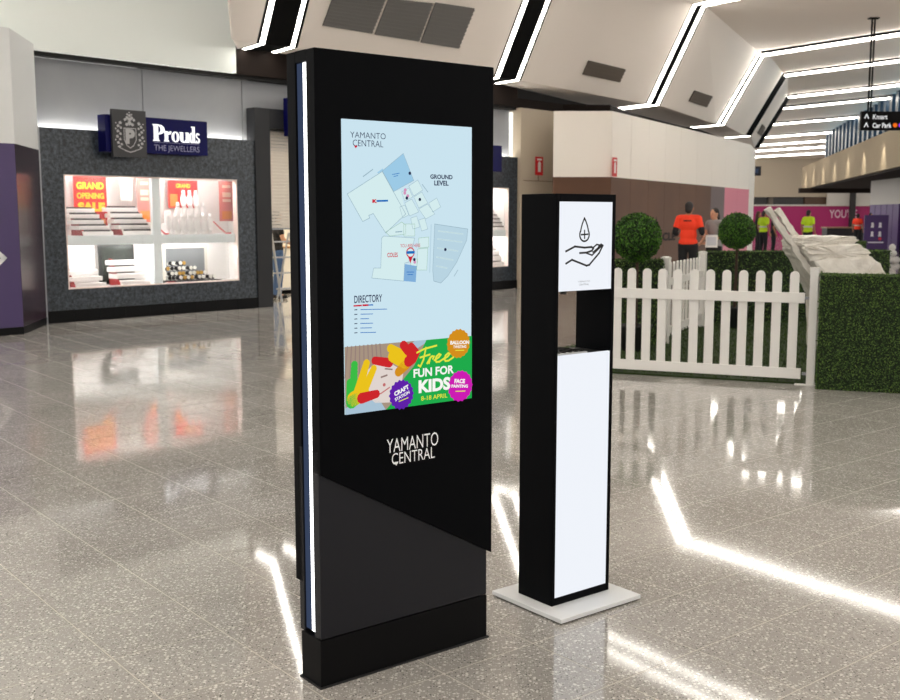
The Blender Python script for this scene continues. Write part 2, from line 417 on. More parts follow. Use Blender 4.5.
def pendent(t, a, b, hgt):
    """straight light line: black trim under the ceiling with a luminous box below it"""
    side = Vector((.819, .574, 0)) * .07; z = V3(0, 0, 1)
    q = [a - side, a + side, b + side, b - side]
    q = q if (q[1] - q[0]).cross(q[2] - q[0]).z > 0 else q[::-1]
    MB().slab([p - z * .06 for p in q], .06).build('black_trim', M_CH, t)
    MB().slab([p - z * (.06 + hgt) for p in q], hgt).build('led_strip', M_LED, t)
def bay(pa, pb, ha=1, name='ceiling_panel'):
    for k in range(len(pa) - 1):
        q = [pa[k], pa[k + 1], pb[k + 1], pb[k]]
        n = (q[1] - q[0]).cross(q[2] - q[0])
        if n.z < 0: q = q[::-1]
        MB().slab(q, .06).build(name, M_CREAM, ceil)
def strip(g, pts, wdt, mi):
    """flat ribbon box along a polyline, lying in the profile, proud of the panels"""
    side = Vector((.819, .574, 0)) * wdt / 2
    for a, b in zip(pts[:-1], pts[1:]):
        q = [a - side, a + side, b + side, b - side]; n = (q[1] - q[0]).cross(q[2] - q[0])
        if n.z < 0: q = q[::-1]
        n = (q[1] - q[0]).cross(q[2] - q[0]).normalized()
        g.slab([p - n * .002 for p in q], .02, mi)
rib_labels = ['bent double light line above the jeweller shop, left of the kiosk top',
              'bent double light line rising from behind the kiosk top right corner',
              'bent double light line starting above the white hoarding',
              'bent light line next beyond the one over the hoarding', 'fifth bent light line, over the end of the hoarding',
              'furthest of the bent light lines, with the small dark vent beside it']
BACK = [.68, .68, 1.4, 1.2, 1.0, .8]
wid = [.08, .09, .1, .08, .1, .1]
prevR = None; backs = []
for i, (a, b, run) in enumerate(ribs):
    t = thing('light_rib', rib_labels[i], 'ceiling light', a, 0, 'light lines across the ceiling'); t.location = (0, 0, 0)
    pa, pb = path(a, run, BACK[i]), path(b, run, BACK[i])
    if i >= 3:
        flatw = .2
        if i == 3:
            g = MB(); strip(g, pa[1:3], wid[i], 0); g.build('led_strip', M_LED, t)
            g = MB(); strip(g, pb[1:3], wid[i], 0); g.build('led_strip', M_LED, t)
        if i < 5: g = MB(); strip(g, pb[:2], .2, 0); g.build('led_strip', M_LED, t)
        mid = [(x + y) / 2 for x, y in zip(pa, pb)]
        pendent(t, mid[2], mid[3], .06)
    else:
        g = MB(); strip(g, pa, wid[i], 0); g.build('led_strip', M_LED, t)
        g = MB(); strip(g, pb, wid[i], 0); g.build('led_strip', M_LED, t)
    g = MB(); ee = .1; e = Vector((.819, .574, 0)) * (ee + .01)
    for k in range(3):
        q = [pa[k] - e, pa[k + 1] - e, pb[k + 1] + e, pb[k] + e]; n = (q[1] - q[0]).cross(q[2] - q[0])
        if n.z < 0: q = q[::-1]
        g.slab([p + V3(0, 0, .005) for p in q], .12)
    g.build('channel', M_CH, t)
    e = Vector((.819, .574, 0)) * ee
    if prevR:
        bay(prevR, [p - e for p in pa])
    else:
        # short bay between the white bulkhead and the first rib
        x0 = S.pt(3.42, -.05); ww = Vector((.685, .729, 0))
        bay([p - e - ww * k_ for p, k_ in zip(pa, (.03, .45, 1.35, 1.35))], [p - e for p in pa])
    backs.append((pa[0] - e, pb[0] + e)); prevR = [p + e for p in pb]
# dark soffit behind the sloping bays
g = MB(); bl = [backs[0][0] - Vector((.685, .729, 0)) * .42] + [q for pr in backs for q in pr]; bl.append(bl[-1] + Vector((1.0, 3.0, 0)))
for a, b in zip(bl[:-1], bl[1:]):
    q = [a, b, b - R_ * 6, a - R_ * 6]
    if (q[1] - q[0]).cross(q[2] - q[0]).z < 0: q = q[::-1]
    g.slab([p + V3(0, 0, .02) for p in q], .06)
g.build('dark_soffit', M_DARK, dbw)
g = MB()
hq = [S.pt(12.3, .1), Vector((hp[1].x + .2, hp[1].y + 1.6, 0)), Vector((hp[2].x - .3, hp[2].y + 1.9, 0)), Vector((hp[3].x - .6, hp[3].y + 1.9, 0))]
for a, b in zip(hq[:-1], hq[1:]):
    f = Vector((b.y - a.y, a.x - b.x, 0)).normalized() * -.15
    g.prism([(p.x, p.y) for p in (a, b, b + f, a + f)], 0, 4.08)
g.build('back_wall', M_DARK, dbw)
# flat ceiling nearer than the first rib, over the viewer too, with straight light lines
step = Vector((-3.95, -4.25, 0)); base = ribs[0][0] + RUN + UPZ
flat0 = [ribs[0][0] - Vector((.819, .574, 0)) * .1 + RUN + UPZ]
prev_edge = (flat0[0] - R_ * 2.6 - Vector((.685, .729, 0)) * .42, flat0[0] + R_ * 34)
near_labels = ['straight double light line overhead nearest the bent ones, above the jeweller wall', 'straight double light line overhead midway along the near ceiling', 'straight double light line above the viewer', 'straight double light line behind the viewer']
for k in range(1, 5):
    p = base + step * k
    t = thing('light_rib', near_labels[k - 1], 'ceiling light', (0, 0, 0), 0, 'light lines across the ceiling')
    e = Vector((.819, .574, 0))
    for o_ in (0, .52):
        g = MB(); strip(g, [p + e * o_ - R_ * 2.6, p + e * o_ + R_ * 34], .1, 0); g.build('led_strip', M_LED, t)
    g = MB(); g.slab(upq([p - e * .1 - R_ * 2.6, p + e * .62 - R_ * 2.6, p + e * .62 + R_ * 34, p - e * .1 + R_ * 34]), .1); g.build('channel', M_CH, t)
    q = [p + e * .62 - R_ * 2.6, prev_edge[0], prev_edge[1], p + e * .62 + R_ * 34]
    if (q[1] - q[0]).cross(q[2] - q[0]).z < 0: q = q[::-1]
    MB().slab(q, .06).build('ceiling_panel', M_CREAM, ceil)
    prev_edge = (p - e * .1 - R_ * 2.6, p - e * .1 + R_ * 34)
# flat far hall ceiling
pl_ = prevR[2]; pr_ = prevR[3]
far_labels = ['nearest straight light line of the far hall ceiling', 'second straight light line of the far hall ceiling', 'third straight light line of the far hall ceiling',
              'fourth straight light line of the far hall ceiling', 'fifth straight light line of the far hall ceiling', 'last straight light line of the far hall ceiling, by the end wall']
for k, p in enumerate(far_starts):
    t = thing('light_rib', far_labels[k], 'ceiling light', (0, 0, 0), 0, 'light lines across the ceiling')
    q0, q1 = p - R_ * 6, p + R_ * 44
    pendent(t, q0, q1, .05 + .008 * k)
    e = Vector((.819, .574, 0))
    g = MB(); g.slab(upq([q0 - e * .5, q0 + e * .26, q1 + e * .26, q1 - e * .5]), .1); g.build('channel', M_CH, t)
    q = [pl_, pr_, q1 - e * .5, q0 - e * .5]
    if (q[1] - q[0]).cross(q[2] - q[0]).z < 0: q = q[::-1]
    MB().slab(q, .06).build('ceiling_panel', M_CREAM, ceil)
    pl_, pr_ = q0 + e * .26, q1 + e * .26
q = [pl_, pr_, V3(50, 100, ZH), V3(12, 104, ZH)]
if (q[1] - q[0]).cross(q[2] - q[0]).z < 0: q = q[::-1]
MB().slab(q, .06).build('ceiling_panel', M_CREAM, ceil)

# vents in the sloping bays
M_VENT = mat('vent_grey', (112, 110, 108), .6); M_VENTD = mat('vent_brown', (92, 82, 72), .6)
def slope_frame(i):
    """point on sloping face between rib i (right line) and rib i+1 (left line): a along 0..1, b up 0..1"""
    e = Vector((.819, .574, 0)) * .1
    p00 = ribs[i][1] + e; p01 = ribs[i][1] + e + ribs[i][2] + UPZ; p10 = ribs[i + 1][0] - e; p11 = p10 + ribs[i + 1][2] + UPZ
    return lambda a, b: (p00.lerp(p10, a)).lerp(p01.lerp(p11, a), b)
def on_slope(i, u, v):
    f = slope_frame(i); best = None
    r = ray(u, v); A = Vector((0, 0, CAM_H))
    p, q, s = f(0, 0), f(1, 0), f(0, 1); n = (q - p).cross(s - p); t = n.dot(p - A) / n.dot(r)
    return A + r * t, n.normalized()
def vent(i, quad, label, m, nsl):
    pts = [on_slope(i, u, v) for u, v in quad]; n = pts[0][1]
    if n.z > 0: n = -n
    P = [p[0] + n * .01 for p in pts]; o = P[3]
    t = thing('air_vent', label, 'vent', o, 0, 'air vents in the sloping ceiling')
    P = [p - o for p in P]
    q = P if (P[1] - P[0]).cross(P[2] - P[0]).dot(n) > 0 else P[::-1]
    MB().slab(q, .015).build('grille_plate', m, t)
    g = MB()
    for k in range(nsl):
        a = (k + .5) / nsl; x, y = P[0].lerp(P[3], a) + n * .02, P[1].lerp(P[2], a) + n * .02; d = (P[3] - P[0]) / nsl * .22
        qq = [x - d, y - d, y + d, x + d]
        if (qq[1] - qq[0]).cross(qq[2] - qq[0]).dot(n) < 0: qq = qq[::-1]
        g.slab(qq, .008)
    g.build('louvre', m, t)
vent(0, [(334, -8), (385, -2), (371, 33), (322, 25)], 'large grey ceiling vent, left of the three in a row', M_VENT, 10)
vent(0, [(388, -2), (432, 3), (418, 41), (374, 34)], 'large grey ceiling vent, middle of the three in a row', M_VENT, 10)
vent(0, [(435, 2), (474, 8), (458, 48), (420, 42)], 'large grey ceiling vent, right of the three in a row', M_VENT, 10)
vent(1, [(588, 60), (625, 69), (619, 82), (582, 74)], 'small brown ceiling vent right of the second light line', M_VENTD, 4)
vent(2, [(694, 90), (712, 96), (706, 107), (688, 101)], 'small brown ceiling vent right of the light line over the hoarding', M_VENTD, 4)
vent(4, [(762, 124), (765, 127), (761, 136), (757, 133)], 'tiny brown ceiling vent beside the furthest bent light line', M_VENTD, 3)

# ------------------------------------------------------------------ far hall
YB = 90.
wf = bpy.data.objects.new('wall_far', None); COL.objects.link(wf); tag(wf, 'far end wall of the mall hall with a magenta hoarding', kind='structure')
def farbox(u0, v0, u1, v1, Y, m, name, dep=.3, parent=wf, z0=None):
    a, b = W(u0, v0, Y), W(u1, v1, Y)
    return MB().box(a.x, b.x, Y, Y + dep, b.z if z0 is None else z0, a.z).build(name, m, parent)
farbox(715, 150, 880, 197, YB, mat('far_beige', (178, 166, 148), .6), 'upper_wall')
farbox(715, 196.5, 900, 206, YB + .6, mat('far_dark_glass', (24, 22, 22), .3), 'window_band')
for u in (768, 771): pass
farbox(769, 197, 773, 205, YB + .3, mat('far_mullion', (96, 88, 80), .5), 'mullion')
farbox(805, 197, 829, 205, YB + .3, mat('far_brown', (88, 66, 50), .5), 'brown_panel')
farbox(828, 192, 872, 206, YB - .4, mat('far_white', (206, 202, 196), .5), 'white_panel')
farbox(715, 204.5, 880, 206, YB - .1, MATS['far_white'], 'hoarding_cap')
mg = farbox(715, 206, 880, 234, YB, mat('magenta_hoarding', (168, 18, 100), .5), 'magenta_hoarding', z0=0)
g = MB(); a = W(829, 218, YB); b = W(857, 209.5, YB); g.text("YOU'RE", a.x, b.x, a.z, b.z, YB - .02, 0, .02)
g.build('lettering', mat('print_far', (226, 190, 210), .5), wf)
farbox(851.5, 188, 854.5, 232, YB - 1, mat('far_post', (26, 22, 24), .5), 'post', z0=0)
farbox(800, 188, 872, 193, 70, M_DARK, 'dark_soffit')

# right bulkhead wall with lit texture, blue clerestory above
q0 = G(803, 189, 3.5); q1 = G(900, 166, 3.5)
RW = Frame(q0, (q1.x - q0.x, q1.y - q0.y)); RL = (Vector((q1.x, q1.y)) - Vector((q0.x, q0.y))).length
wr = bpy.data.objects.new('wall_right', None); COL.objects.link(wr); wr.location = RW.o; wr.rotation_euler = (0, 0, RW.rz)
tag(wr, 'beige upper bulkhead wall with wall-wash lights and clerestory glazing', kind='structure')
M_LIT = mat('stucco_beige', (168, 152, 128), .75, bump=(1.6, 1.0), spec=.2)
MB().box(-1, RL + 14, 0, .4, 3.5, 5.05).build('bulkhead', M_LIT, wr)
MB().box(-1, RL + 14, .1, 6, 3.40, 3.5).build('soffit', M_DARK, wr)
s0 = RW.px(826, 160)[0]
MB().box(s0, RL + 14, .25, .3, 5.05, 6.45).build('clerestory_pane', glow('sky_glass', (150, 215, 245), 1.6), wr)
fb = None; k = 0; x = s0
while x < RL + 8:
    o = MB().box(-.28, .28, -.05, .22, 5.05, 6.45).build('fin', mat('blue_fin', (24, 44, 62), .4), wr) if fb is None else copy_part(fb, (x, 0, 0), wr)
    if fb is None: fb = o; o.location = (x, 0, 0)
    x += 1.35
for x in (1.5, 6, 11, 16, 21, 26, 31, 36):
    ld = bpy.data.lights.new('wall_washer', 'SPOT'); ld.energy = 260; ld.spot_size = 1.3; ld.spot_blend = .8; ld.color = (1, .92, .78)
    lo = bpy.data.objects.new('wall_washer', ld); COL.objects.link(lo); lo.location = RW.pt(x, -.45, 5.2); lo.rotation_euler = (math.radians(0), 0, 0)
# shop below the right bulkhead
rb = bpy.data.objects.new('wall_shop_right', None); COL.objects.link(rb); tag(rb, 'purple shop hoarding with a white fascia at the right edge', kind='structure')
a = G(868, 247); b = G(915, 251.5); BF = Frame(a, (b.x - a.x, b.y - a.y)); rb.location = BF.o; rb.rotation_euler = (0, 0, BF.rz)
BL = (b - a).length
zt = BF.px(869, 174)[1]; zm = BF.px(869, 205)[1]
MB().box(0, BL + 3, 0, .5, zm, zt).build('white_fascia', mat('far_white2', (196, 192, 186), .5), rb)
M_PH = mat('purple_hoarding', (84, 50, 118), .45)
for k in range(5):
    MB().box(k * .95, k * .95 + .88, 0, .12, 0, zm).build('purple_panel', M_PH, rb)
MB().box(0, BL + 3, .13, .3, 0, zm).build('gap_backing', M_CH, rb)

# ------------------------------------------------------------------ shop window displays
def thing_at(fr, name, label, cat, x, y, z, rz=0., group=None):
    return thing(name, label, cat, fr.pt(x, y, z), fr.rz + rz, group)
M_CASE = mat('case_white', (240, 236, 232), .45); M_CASEB = mat('case_shelf', (240, 248, 250), .4)
def display(n, s0, s1, div):
    win = bpy.data.objects.new('window_%d' % n, None); COL.objects.link(win); win.location = S.pt(s0, 0, WZ0); win.rotation_euler = (0, 0, S.rz)
    tag(win, 'lit jeweller display window ' + ('left of the door' if n == 1 else 'right of the kiosk'), kind='structure')
    L, Hh = s1 - s0, WZ1 - WZ0
    fr = MB()
    for a in ((0, .02, -.005, .1, 0, Hh), (L - .02, L, -.005, .1, 0, Hh), (0, L, -.005, .1, 0, .02), (0, L, -.005, .1, Hh - .02, Hh)): fr.box(*a)
    fr.build('window_frame', mat('pale_frame', (236, 220, 214), .4), win)
    MB().box(.02, L - .02, .03, .036, .02, Hh - .02).build('window_pane', glass('shop_glass', (1, 1, 1), .05), win)
    g = MB(); D = .75
    R2 = L + (.33 if n == 1 else .02)
    g.box(-.03, 0, .12, D, 0, Hh); g.box(R2, R2 + .03, .12, D, 0, Hh); g.box(0, R2, .12, D, -.03, 0); g.box(0, R2, .12, D, Hh + .14, Hh + .17); g.box(0, R2, D, D + .03, 0, Hh + .14)
    g.build('case_lining', M_CASE, win)
    zs = 1.13 - WZ0
    MB().box(0, L, .06, .12, zs, zs + .14).build('shelf_lip', M_CASEB, win); MB().box(0, R2, .12, D, zs + .115, zs + .14).build('shelf', M_CASEB, win)
    if div: MB().box(div - .07, div + .07, .05, .12, 0, Hh).build('divider', M_CASEB, win)
    for z in (Hh + .1, zs + .08):
        NL = 5 if n == 1 else 3
        MB().box(.05, L - .05, .15, .24, z + .01, z + .03).build('light_bar', glow('case_lamp', (255, 250, 246), 6.0), win)
        for q in range(NL):
            pl0 = bpy.data.lights.new('case_lamp', 'POINT'); pl0.energy = 9; pl0.shadow_soft_size = .03; pl0.color = (1, .96, .93)
            po0 = bpy.data.objects.new('case_lamp', pl0); COL.objects.link(po0); po0.location = S.pt(s0 + L * (q + .5) / NL, .2, WZ0 + z - .03)
    return win
display(1, WS0, WS1, 1.895 - WS0); display(2, 8.3, 10.45, None)
ZLO, ZUP = WZ0 + .0, 1.27
M_RED = mat('poster_red', (214, 16, 10), .5); M_YEL = mat('poster_yellow', (255, 196, 30), .5); M_PINK = mat('poster_pink', (232, 128, 120), .5)
M_PALE = mat('poster_pale', (246, 200, 176), .5); M_ORG = mat('poster_orange', (240, 140, 60), .5)
def poster(u0, v0, u1, v1, y, label, kind):
    x0, z1 = S.px(u0, v0, y); x1, z0 = S.px(u1, v1, y); h = z1 - z0; wd = x1 - x0
    o = thing_at(S, 'sale_poster', label, 'poster', x0, y, z0)
    MB().box(0, wd, 0, .012, 0, h).build('poster_board', M_RED if kind < 2 else M_PINK, o)
    def word(txt, a0, a1, b0, b1, bold): MB().text(txt, wd * a0, wd * a1, h * b0, h * b1, -.003, 0, bold).build('lettering', M_YEL, o)
    def block(a0, a1, b0, b1, m): MB().flat([(wd * a0, h * b0), (wd * a1, h * b0), (wd * a1, h * b1), (wd * a0, h * b1)], -.003).build('colour_block', m, o)
    if kind == 0:
        word('GRAND', .08, .92, .77, .90, .05); word('OPENING', .08, .92, .60, .71, .05); word('SALE', .1, .94, .37, .54, .07); block(.5, .94, .08, .24, M_ORG)
    elif kind == 1:
        word('GRAND', .25, .75, .72, .88, .05); block(.05, .3, .05, .5, M_ORG)
    else:
        for a, b in ((.83, .9), (.6, .72), (.48, .55)): block(.2, .8, a, b, M_PALE)
        block(.15, .85, .05, .25, M_ORG)
    return o
poster(73, 176, 108, 232, .5, 'red grand opening sale poster with yellow letters, left in window', 0)
poster(137, 177, 152, 222, .55, 'narrow pink poster left of the window divider', 2)
poster(168, 180, 198, 208, .62, 'red poster partly hidden behind white necklace busts', 1)
poster(219, 181, 234, 221, .28, 'narrow pink poster at the right end of the window', 2)
def board(u0, v0, u1, v1, y, name, label, m, fm):
    x0, z1 = S.px(u0, v0, y); x1, z0 = S.px(u1, v1, y)
    o = thing_at(S, name, label, 'picture', x0, y, z0)
    MB().box(0, x1 - x0, 0, .02, 0, z1 - z0).build('frame', fm, o)
    e = .06; MB().box(e, x1 - x0 - e, -.004, .0, e, z1 - z0 - e).build('picture_face', m, o)
board(98, 243, 135, 283, .66, 'dark_picture', 'dark picture board behind the lower left displays', mat('pic_dark', (36, 42, 36), .3), mat('pic_frame_dark', (22, 24, 22), .4))
board(162, 245, 208, 284, .66, 'grey_picture', 'grey picture in a pale frame behind the piled watches', mat('pic_grey', (120, 122, 124), .35), mat('pic_frame_pale', (214, 208, 196), .4))
board(120, 177, 133, 200, .6, 'price_card', 'small white card with a dark stroke beside the sale poster', mat('pic_white', (240, 238, 232), .5), mat('pic_frame_white', (236, 230, 220), .4))
# tiered jewellery racks
M_PAD = mat('pad_white', (246, 242, 240), .6); M_SIDE = mat('rack_red', (140, 10, 16), .5); M_RING = mat('ring_dark', (48, 34, 30), .4)
def rack(u, v, z, rows, label, wd, slope, h, items):
    x, _ = S.px(u, v, .3)
    o = thing_at(S, 'jewellery_rack', label, 'display rack', x, .14, z)
    g = MB(); g.prism([(0, 0), (.34, 0), (.34, h), (.27, h)], -.012, 0)   # yz side profile
    g.v = [(p[2], p[0], p[1]) for p in g.v]; g.build('side_panel', M_SIDE, o)
    rk = MB()
    for k in range(rows):
        f = k / rows; y0 = .27 * f; z0 = h * f; sx = -slope * f
        MB().box(sx, sx + wd, y0, .34, z0, z0 + h / rows * .72).build('tier', M_PAD, o, bev=.008)
        if items:
            g = MB()
            for q in range(11): g.box(sx + .03 + q * (wd - .06) / 11, sx + .03 + (q + .62) * (wd - .06) / 11, y0 + .006, y0 + .04, z0 + h / rows * .72, z0 + h / rows)
            g.build('ring_row', M_RING, o)
rack(78, 235, ZUP, 5, 'tiered ring rack at the left of the upper window shelf', .50, .22, .43, True)
rack(118, 235, ZUP, 5, 'tiered ring rack beside the red sale poster, upper window shelf', .56, .20, .45, True)
rack(71, 285, ZLO, 4, 'pale tiered rack at the lower left of the window', .50, .10, .38, False)
rack(116, 284, ZLO, 4, 'pale tiered rack in front of the dark picture, lower window', .52, .10, .42, False)
# white necklace busts
bust = None
k = 0
for (u, zz, y) in ((175, .0, .15), (182, 0, .15), (189, 0, .15), (196, 0, .15), (203, 0, .15), (168, 0, .15), (178, .18, .285), (184.5, .18, .285), (191, .18, .285), (197.5, .18, .285), (203.5, .18, .285), (184, .38, .46), (190, .38, .46), (196, .38, .46), (210, 0, .15)):
    x, _ = S.px(u, 215, y)
    if bust is None:
        bust = thing_at(S, 'necklace_bust', 'white necklace display bust in the crowded upper right window compartment', 'display bust', x, y, ZUP + zz, 0, 'white necklace busts in the window')
        g = MB(); g.lathe([(.05, 0), (.05, .012), (.02, .03), (.018, .06)], 12); g.build('bust_foot', M_PAD, bust, True)
        g = MB(); g.ell((0, 0, .17), (.056, .04, .12), 14, 8); g.cyl((0, 0, .25), (0, -.0, .34), .036, .024, 12); g.build('bust_body', M_PAD, bust, True)
    else:
        dup(bust, S.pt(x, y, ZUP + zz))
stp = thing_at(S, 'display_riser', 'white stepped riser under the necklace busts', 'display stand', S.px(170, 215, .25)[0], .22, ZUP)
MB().box(0, .68, 0, .34, 0, .18).build('step', M_PAD, stp, bev=.006); MB().box(.08, .56, .15, .34, .18, .38).build('step', M_PAD, stp, bev=.006)
# red bead strings beside the busts
for (pts, lab) in (([(161, 230), (165, 234), (170, 235.5)], 'short string of red beads left of the necklace busts'), ([(214, 222), (220, 228), (226, 234), (232, 235)], 'string of red beads right of the necklace busts')):
    o = thing_at(S, 'bead_string', lab, 'necklace', *(S.px(pts[0][0], pts[0][1], .12)[0], .12, ZUP))
    x0 = S.px(pts[0][0], pts[0][1], .12)[0]; cc = []
    for u, v in pts: q = S.px(u, v, .12); cc.append((q[0] - x0, max(q[1] - ZUP, .012)))
    for (ax, az), (bx, bz) in zip(cc[:-1], cc[1:]):
        for k in range(4):
            MB().ell((ax + (bx - ax) * k / 4, 0, az + (bz - az) * k / 4), (.014, .014, .014), 8, 6).build('bead', mat('bead_red', (220, 24, 40), .3), o, True)
# piled watches on cushions, lower right compartment
tr = thing_at(S, 'watch_tray', 'low black tray carrying the piled watches', 'tray', S.px(167, 282, .1)[0], .12, ZLO)
MB().box(0, 1.05, 0, .4, 0, .03).build('tray_base', mat('tray_black', (18, 16, 18), .4), tr); MB().box(0, .16, -.005, 0, 0, .03).build('tray_label', mat('tray_red', (190, 20, 30), .5), tr)
x0 = S.px(167, 282, .1)[0]; rr = random.Random(3); n = 0
M_FACE = [mat('dial_white', (240, 238, 230), .3), mat('dial_gold', (214, 168, 84), .3, .6), mat('dial_black', (24, 22, 24), .3)]
protos = []
for rowi, (cnt, zz, yy, xa, xb) in enumerate(((13, .035, .06, .06, .98), (11, .10, .15, .1, .86), (8, .18, .23, .14, .72), (5, .26, .3, .22, .56))):
    for k in range(cnt):
        x = xa + (xb - xa) * (k + .5) / cnt + rr.uniform(-.002, .002); c = rr.choice((0, 0, 0, 1, 2)); nm = ('white', 'gold', 'black')[c]
        lab = '%s-dial watch on a cushion in the pile before the grey picture' % nm
        pr = next((p for p in protos if p[0] == c), None)
        loc = S.pt(x0 + x, .12 + yy, ZLO + zz)
        if pr: dup(pr[1], loc)
        else:
            o = thing('watch', lab, 'watch', loc, S.rz, 'watches piled in the window')
            MB().ell((0, .02, .04), (.032, .028, .036), 10, 6).build('cushion', M_FACE[2] if c != 2 else M_FACE[0], o, True)
            g = MB(); g.cyl((0, -.018, .05), (0, -.004, .05), .031, .031, 14); g.build('dial', M_FACE[c], o)
            protos.append((c, o))
rack(482, 262, ZLO, 4, 'pale tiered rack low in the window right of the kiosk', .6, .1, .5, False)
rack(487, 228, ZUP, 5, 'tiered ring rack high in the window right of the kiosk', .5, .2, .42, True)

# ------------------------------------------------------------------ shop sign boxes
M_NAVY = mat('sign_navy', (8, 8, 76), .4, spec=.15)
so = thing_at(S, 'shop_sign', 'navy box sign with white lettering and a charcoal crest board', 'sign', 1.0, -.22, 2.44)
x1, _ = S.px(207, 122, -.22); cx0 = S.px(111, 109, -.26)[0]; cx1 = S.px(145, 112, -.26)[0]
MB().box(S.px(104, 115, -.2)[0] - 1, x1 - 1, 0, .22, .08, .62).build('sign_box', M_NAVY, so, bev=.004)
ca, cb = cx0 - 1, cx1 - 1
crest = MB().box(ca, cb, -.06, .0, 0, .70).build('crest_board', mat('crest_charcoal', (52, 52, 55), .45), so, bev=.004)
g = MB(); ym = -.064; cxm = (ca + cb) / 2; U = (cb - ca) / 2
def cpt(a, b): return (cxm + U * a, .33 + U * b)
g.text('P', cxm - U * .26, cxm + U * .3, .20, .42, ym, 0, .06)
sh = [cpt(-.34, .35), cpt(.36, .35), cpt(.36, -.25), cpt(.2, -.55), cpt(0, -.68), cpt(-.2, -.55), cpt(-.34, -.25)]
g.stroke(sh, .012, ym, 0, True)
for s_ in (-1, 1):      # supporters either side: curling foliate bodies
    for a, b, r in ((.55, .62, .13), (.68, .45, .12), (.52, .36, .1), (.7, .18, .12), (.56, .05, .11), (.74, -.1, .12), (.58, -.24, .11), (.7, -.42, .12), (.5, -.5, .1), (.62, -.62, .1), (.82, .3, .07), (.84, -.28, .07), (.8, .6, .06)):
        c = cpt(s_ * a, b); g.disc(c[0], c[1], U * r * .8, ym, 0, 9, .35)
    g.stroke([cpt(s_ * .3, -.8), cpt(s_ * .55, -.72), cpt(s_ * .72, -.62)], .012, ym)
for a, b, r in ((0, .62, .14), (-.17, .55, .1), (.17, .55, .1), (0, .82, .12), (-.14, .9, .1), (.14, .9, .1), (-.26, .8, .09), (.26, .8, .09), (0, 1.02, .09), (-.12, 1.08, .06), (.12, 1.08, .06), (0, 1.18, .05)):
    c = cpt(a, b); g.disc(c[0], c[1], U * r, ym, 0, 11, .3)
g.stroke([cpt(-.3, -.82), cpt(0, -.9), cpt(.3, -.82)], .014, ym)
g.build('crest_emblem', mat('crest_silver', (176, 176, 178), .4), crest)
def bar(g, x0, x1, z0, z1, y): g.flat([(x0, z0), (x1, z0), (x1, z1), (x0, z1)], y)
lx0, lz1 = S.px(152, 124, -.22); lx1, lz0 = S.px(199.5, 143.5, -.22); lx0 -= 1; lx1 -= 1; lz0 -= 2.44; lz1 -= 2.44
LW, LH = lx1 - lx0, lz1 - lz0; yl = -.012
g = MB()
def LX(a): return lx0 + LW * a
def LZ(b): return lz0 + LH * b
def rect(a0, a1, b0, b1): bar(g, LX(a0), LX(a1), LZ(b0), LZ(b1), yl)
def arc(ca, cb, ra, rb, t0, t1, wi, wo, n=12):
    """crescent of ellipse ra,rb; wi inner fraction"""
    for k in range(n):
        p, q = t0 + (t1 - t0) * k / n, t0 + (t1 - t0) * (k + 1) / n
        g.flat([(LX(ca + ra * math.cos(t)) if e else LX(ca + ra * wi * math.cos(t)), LZ(cb + rb * math.sin(t)) if e else LZ(cb + rb * wo * math.sin(t))) for t, e in ((p, 0), (p, 1), (q, 1), (q, 0))], yl)
PI = math.pi
rect(.02, .115, 0, 1); rect(0, .14, 0, .07); rect(0, .12, .93, 1); arc(.115, .70, .135, .30, -PI / 2, PI / 2, .36, .72)      # P
rect(.245, .32, 0, .62); rect(.23, .34, 0, .06); rect(.225, .30, .56, .62); g.flat([(LX(.32), LZ(.42)), (LX(.37), LZ(.44)), (LX(.395), LZ(.60)), (LX(.36), LZ(.64)), (LX(.32), LZ(.54))], yl)      # r
arc(.475, .31, .085, .33, 0, 2 * PI, .34, .80, 20)      # o
rect(.575, .64, .1, .62); rect(.56, .62, .57, .62); rect(.695, .76, 0, .62); rect(.68, .74, .57, .62); rect(.74, .78, 0, .06); arc(.655, .17, .08, .19, PI, 2 * PI, .3, .6)      # u
rect(.835, .895, 0, 1); rect(.81, .86, .94, 1); rect(.88, .915, 0, .06); arc(.835, .31, .075, .33, PI / 2, 3 * PI / 2, .3, .8)      # d
arc(.955, .46, .045, .17, .3, 3 * PI / 2, .3, .5); arc(.955, .16, .05, .17, -PI, PI / 2, .3, .5); rect(.91, .925, 0, .2)      # s
g.build('sign_lettering', glow('sign_letter_white', (255, 255, 255), 1.3), so)
g = MB(); a = S.px(154, 152, -.22); b = S.px(199, 147, -.22); g.text('THE JEWELLERS', a[0] - 1, b[0] - 1, a[1] - 2.44, b[1] - 2.44, yl, 0, .0)
g.stroke([(a[0] - 1, b[1] - 2.44 + .035), (b[0] - 1, b[1] - 2.44 + .035)], .006, yl)
g.build('sign_small_lettering', mat('sign_letter_grey', (150, 152, 190), .4), so)
o = thing_at(S, 'blank_sign', 'navy sign box above the shop door, cut off by the kiosk', 'sign', 4.36, -.3, 2.93)
MB().box(0, 2.4, 0, .24, 0, .64).build('sign_box', M_NAVY, o, bev=.004); MB().box(.2, 2.2, .12, .18, .6, .66).build('sign_bracket', M_FRAME, o)
o = thing_at(S, 'blank_sign', 'navy sign edge peeking out right of the kiosk', 'sign', 8.9, -.22, 2.46)
MB().box(0, 1.06, 0, .22, .03, .57).build('sign_box', M_NAVY, o, bev=.004); MB().box(.2, .8, .1, .2, .0, .04).build('sign_bracket', M_FRAME, o)

